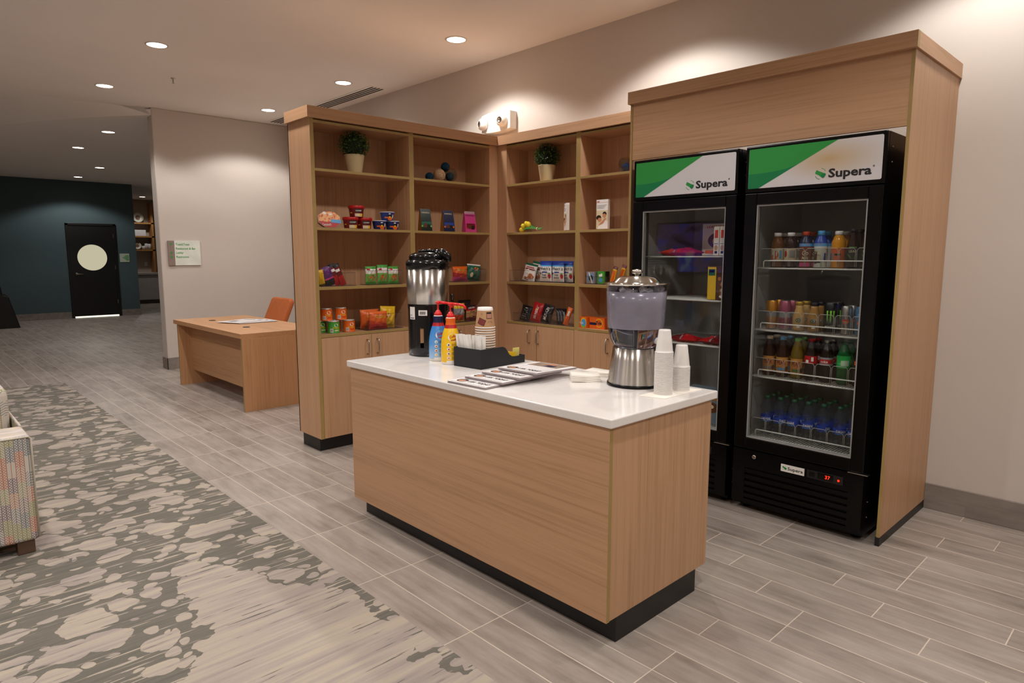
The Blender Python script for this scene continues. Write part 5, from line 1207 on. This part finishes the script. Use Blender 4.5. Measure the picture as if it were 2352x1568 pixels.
t = bottle('drink_can', 'slim blue and silver energy drink can on the second cooler shelf', 'drink', -.256, YF, Z2, canp(SLV, .146, .0275), None, l_rb); backs(t, (Y2,), 'slim blue and silver can behind the front one')
def l_bc(m, f, g): m.disc(f, -.008, .06, .014, ORA, 12); m.patch(f, -.02, .02, .1, .11, SKY, 3, 1)
t = bottle('drink_can', 'slim light blue can at the hinge end of the second cooler shelf', 'drink', -.186, YF, Z2, canp(plain('light_blue_can', '4f86b0', .3, .5), .146, .0275), None, l_bc); backs(t, (Y2,), 'slim light blue can behind the end one')
# third shelf
def soda(liq, lab, a=.09, b=.132): return [(0, 0, liq), (.026, 0), (.0325, .010), (.0325, .03), (.0312, .06), (.033, a, lab), (.033, b, liq), (.0325, .145), (.024, .178), (.0145, .200), (.013, .210), (.013, .214), (0, .214)]
def l_pk(c):
    def d(m, f, g): m.disc(f, .0, .075, .022, OLB, 14, .018); m.text(g, 'PEAK', .0, .068, .022, DRD, .01, w=.046); m.patch(f, -.022, .020, .036, .050, c, 4, 1); m.disc(f, .030, .045, .010, BRN, 10, .014)
    return d
def teab(liq): return [(0, 0, liq), (.030, 0), (.0335, .006), (.0335, .022, TLB), (.0325, .026), (.0325, .104), (.0335, .108, liq), (.033, .135), (.024, .175), (.0155, .196), (.0145, .206), (0, .206)]
for k, (x, liq, c, cap, nm) in enumerate(((-.651, TEA, GRY, CRM, 'first tea bottle, grey band on its tan label'), (-.575, TEA, SKY, SKY, 'second tea bottle, blue band on its tan label'), (-.495, TEAG, LBG, LGN, 'golden tea bottle, green band on its tan label'))):
    t = bottle('tea_bottle', nm+', on the third cooler shelf', 'drink', x, YF, Z3, teab(liq), (.0165, .202, .218, cap), l_pk(c)); backs(t, (Y2,), nm.split(',')[0]+' copy behind it on the third cooler shelf')
def l_ck(m, f, g): m.patch(f, -.024, -.008, .094, .110, WHT, 2, 1); m.patch(f, .004, .016, .104, .126, WHT, 2, 1)
t = bottle('soda_bottle', 'cola bottle with a red label and red cap', 'drink', -.421, YF, Z3, soda(COL_, RDD), (.0155, .206, .221, RDD), l_ck); backs(t, (Y2,), 'red-labelled cola bottle behind the front one')
def l_dc(m, f, g): m.patch(f, -.04, .04, .100, .122, RDD, 8, 1); m.text(g, 'coke', -.008, .104, .013, WHT, .014, w=.036)
t = bottle('soda_bottle', 'cola bottle with a silver and red label', 'drink', -.342, YF, Z3, soda(COL_, GRY), (.0155, .206, .221, SLV), l_dc); backs(t, (Y2,), 'silver-labelled cola bottle behind the front one')
def l_sp(m, f, g): m.patch(f, -.010, .028, .098, .126, pk('pale_green_print', 'b9d0b0'), 4, 1)
t = bottle('soda_bottle', 'green lemon-lime soda bottle', 'drink', -.256, YF, Z3, soda(SPR, pk('label_bright_green', '1f9a44'), .085, .15), (.0155, .206, .221, CGR), l_sp); backs(t, (Y2,), 'green soda bottle behind the front one')
def l_or(m, f, g): m.patch(f, -.02, .02, .11, .13, ORA, 3, 1)
t = bottle('soda_bottle', 'dark soda bottle with an orange mark at the hinge end of the third shelf', 'drink', -.182, YF, Z3, soda(COL_, LBK), (.0155, .206, .221, BKP), l_or); backs(t, (Y2,), 'dark soda bottle behind the end one')
# water bottles
WB = [(0, .004, PET), (.024, .0), (.0325, .008), (.0318, .03), (.0328, .045, PET), (.0318, .06), (.0328, .075, BLU), (.0328, .108, PET), (.0325, .135), (.031, .155), (.022, .188), (.0135, .205), (.013, .214), (0, .214)]
def l_wt(a):
    def d(m, f, g): m.text(g, 'DASANI', a, .086, .014, WHT, .01, w=.050); m.patch(f, -.03, .03, .078, .082, SKY, 4, 1)
    return d
wb = None
for k, x in enumerate((-.651, -.575, -.497, -.420, -.340, -.257, -.184)):
    for j, y in enumerate((-.640, -.564, -.488)):
        lb = 'clear water bottle with a blue label in the %s row of the bottom cooler shelf' % ('front', 'middle', 'back')[j]
        if wb is None: wb = t = bottle('water_bottle', lb, 'drink', x, y, Z4, WB, (.0150, .204, .220, CGR), l_wt(0))
        else: t = dup(wb, (x, y, Z4), R((0, 50, -35, 5, 70, 20, -10)[k]+40*j), lb)
        t['group'] = 'water bottles, %s row' % ('front', 'middle', 'back')[j]
# left cooler: frozen meals, pouches and cartons
FR1, FR2, FR3, FR4 = 1.4249, 1.1689, .9029, .4249
LCW = pk('meal_box_white', 'd9cdbd'); 
def lean(m, f, g, e):
    m.text(e, 'LEAN CUISINE', .005, .165, .014, DOR, .012, w=.165); m.disc(f, .015, .09, .085, BRN, 22, .052); m.disc(g, .02, .085, .06, TAN, 18, .034); m.disc(e, -.005, .088, .022, YEL, 10, .014); m.disc(e, .04, .078, .026, DOR, 10, .016); m.patch(f, -.085, .085, .012, .032, ORA)
carton('frozen_meal_box', 'white frozen meal box facing the glass in the cooler next to the shelves', 'frozen food', (-1.045, -.53, FR1), 0, .215, .035, .190, LCW, lean)
def spine(m, f, g, e): m.patch(f, -.010, .010, .10, .145, DOR); m.patch(f, -.012, .012, .066, .069, NVY); m.disc(f, 0, .045, .011, TAN, 10, .016); m.patch(f, -.008, .008, .012, .026, NVY)
for k in range(3): carton('frozen_meal_box', ('frozen meal box on edge, first of three spines', 'frozen meal box on edge, middle of three spines', 'frozen meal box on edge, third spine by the door frame')[k], 'frozen food', (-.968+.038*k, -.615, FR1), 0, .034, .19, .165, LCW, spine, 'frozen meal boxes on edge')
def sausage(nm, lb, x, y, z, L_, rr, mt, mt2, rz=0):
    t = thing(nm, lb, 'frozen food', (x, y-.055, z+rr*.62), rz, None, -PI/2)
    m = MB(); pouch(m, L_, .125, rr*1.5, lambda u, v: mt if u < .42 else (GRY if u < .47 else mt2), mt2, int(L_*1000)+int(-x*100), wr=.3); m.build('pouch', t); return t
sausage('frozen_pouch', 'orange and red frozen snack pouch lying on the upper wire shelf', -1.235, -.655, FR1, .27, .030, DOR, RDD)
def crtn(m, f, g, e): m.patch(f, -.075, -.022, 0, .190, YEL); m.patch(g, -.070, -.028, .140, .178, TGN); m.patch(g, -.066, -.034, .158, .172, DOR); m.disc(f, .03, .085, .044, BRN, 16, .075); 
def crt2(m, f, g, e):
    crtn(m, f, g, e); r_ = random.Random(3)
    for k in range(16): m.disc(up_(g, .0003*(k % 3)), .03+r_.uniform(-.03, .03), .085+r_.uniform(-.055, .055), .011, (ALM, TAN, BRN)[k % 3], 8)
    m.disc(g, .035, .020, .035, WHT, 12, .012)
carton('frozen_snack_carton', 'yellow and green carton with a snack picture on the second wire shelf', 'frozen food', (-.955, -.655, FR2), 0, .150, .05, .195, pk('carton_brown', '4a2c1a'), crt2)
sausage('frozen_pouch', 'red frozen pouch lying on the third wire shelf, the left one', -1.180, -.650, FR3, .20, .026, DRD, RDD); sausage('frozen_pouch', 'red frozen pouch lying on the third wire shelf, the right one', -.980, -.650, FR3, .20, .028, RDD, DRD)
def icb(m, f, g, e): m.disc(f, -.06, .10, .034, NVY, 16, .030); m.disc(g, -.06, .10, .022, WHT, 12, .016); m.disc(f, .05, .10, .062, BRN, 16, .034); m.disc(g, .06, .105, .018, CRM, 10, .012); m.patch(f, -.125, .125, .145, .195, pk('box_gold', 'a8762c'))
carton('ice_cream_box', 'grey and gold ice cream box on the bottom of the cooler next to the shelves', 'frozen food', (-1.035, -.62, FR4), 0, .255, .12, .200, pk('box_grey_blue', '6f7f8c'), icb)
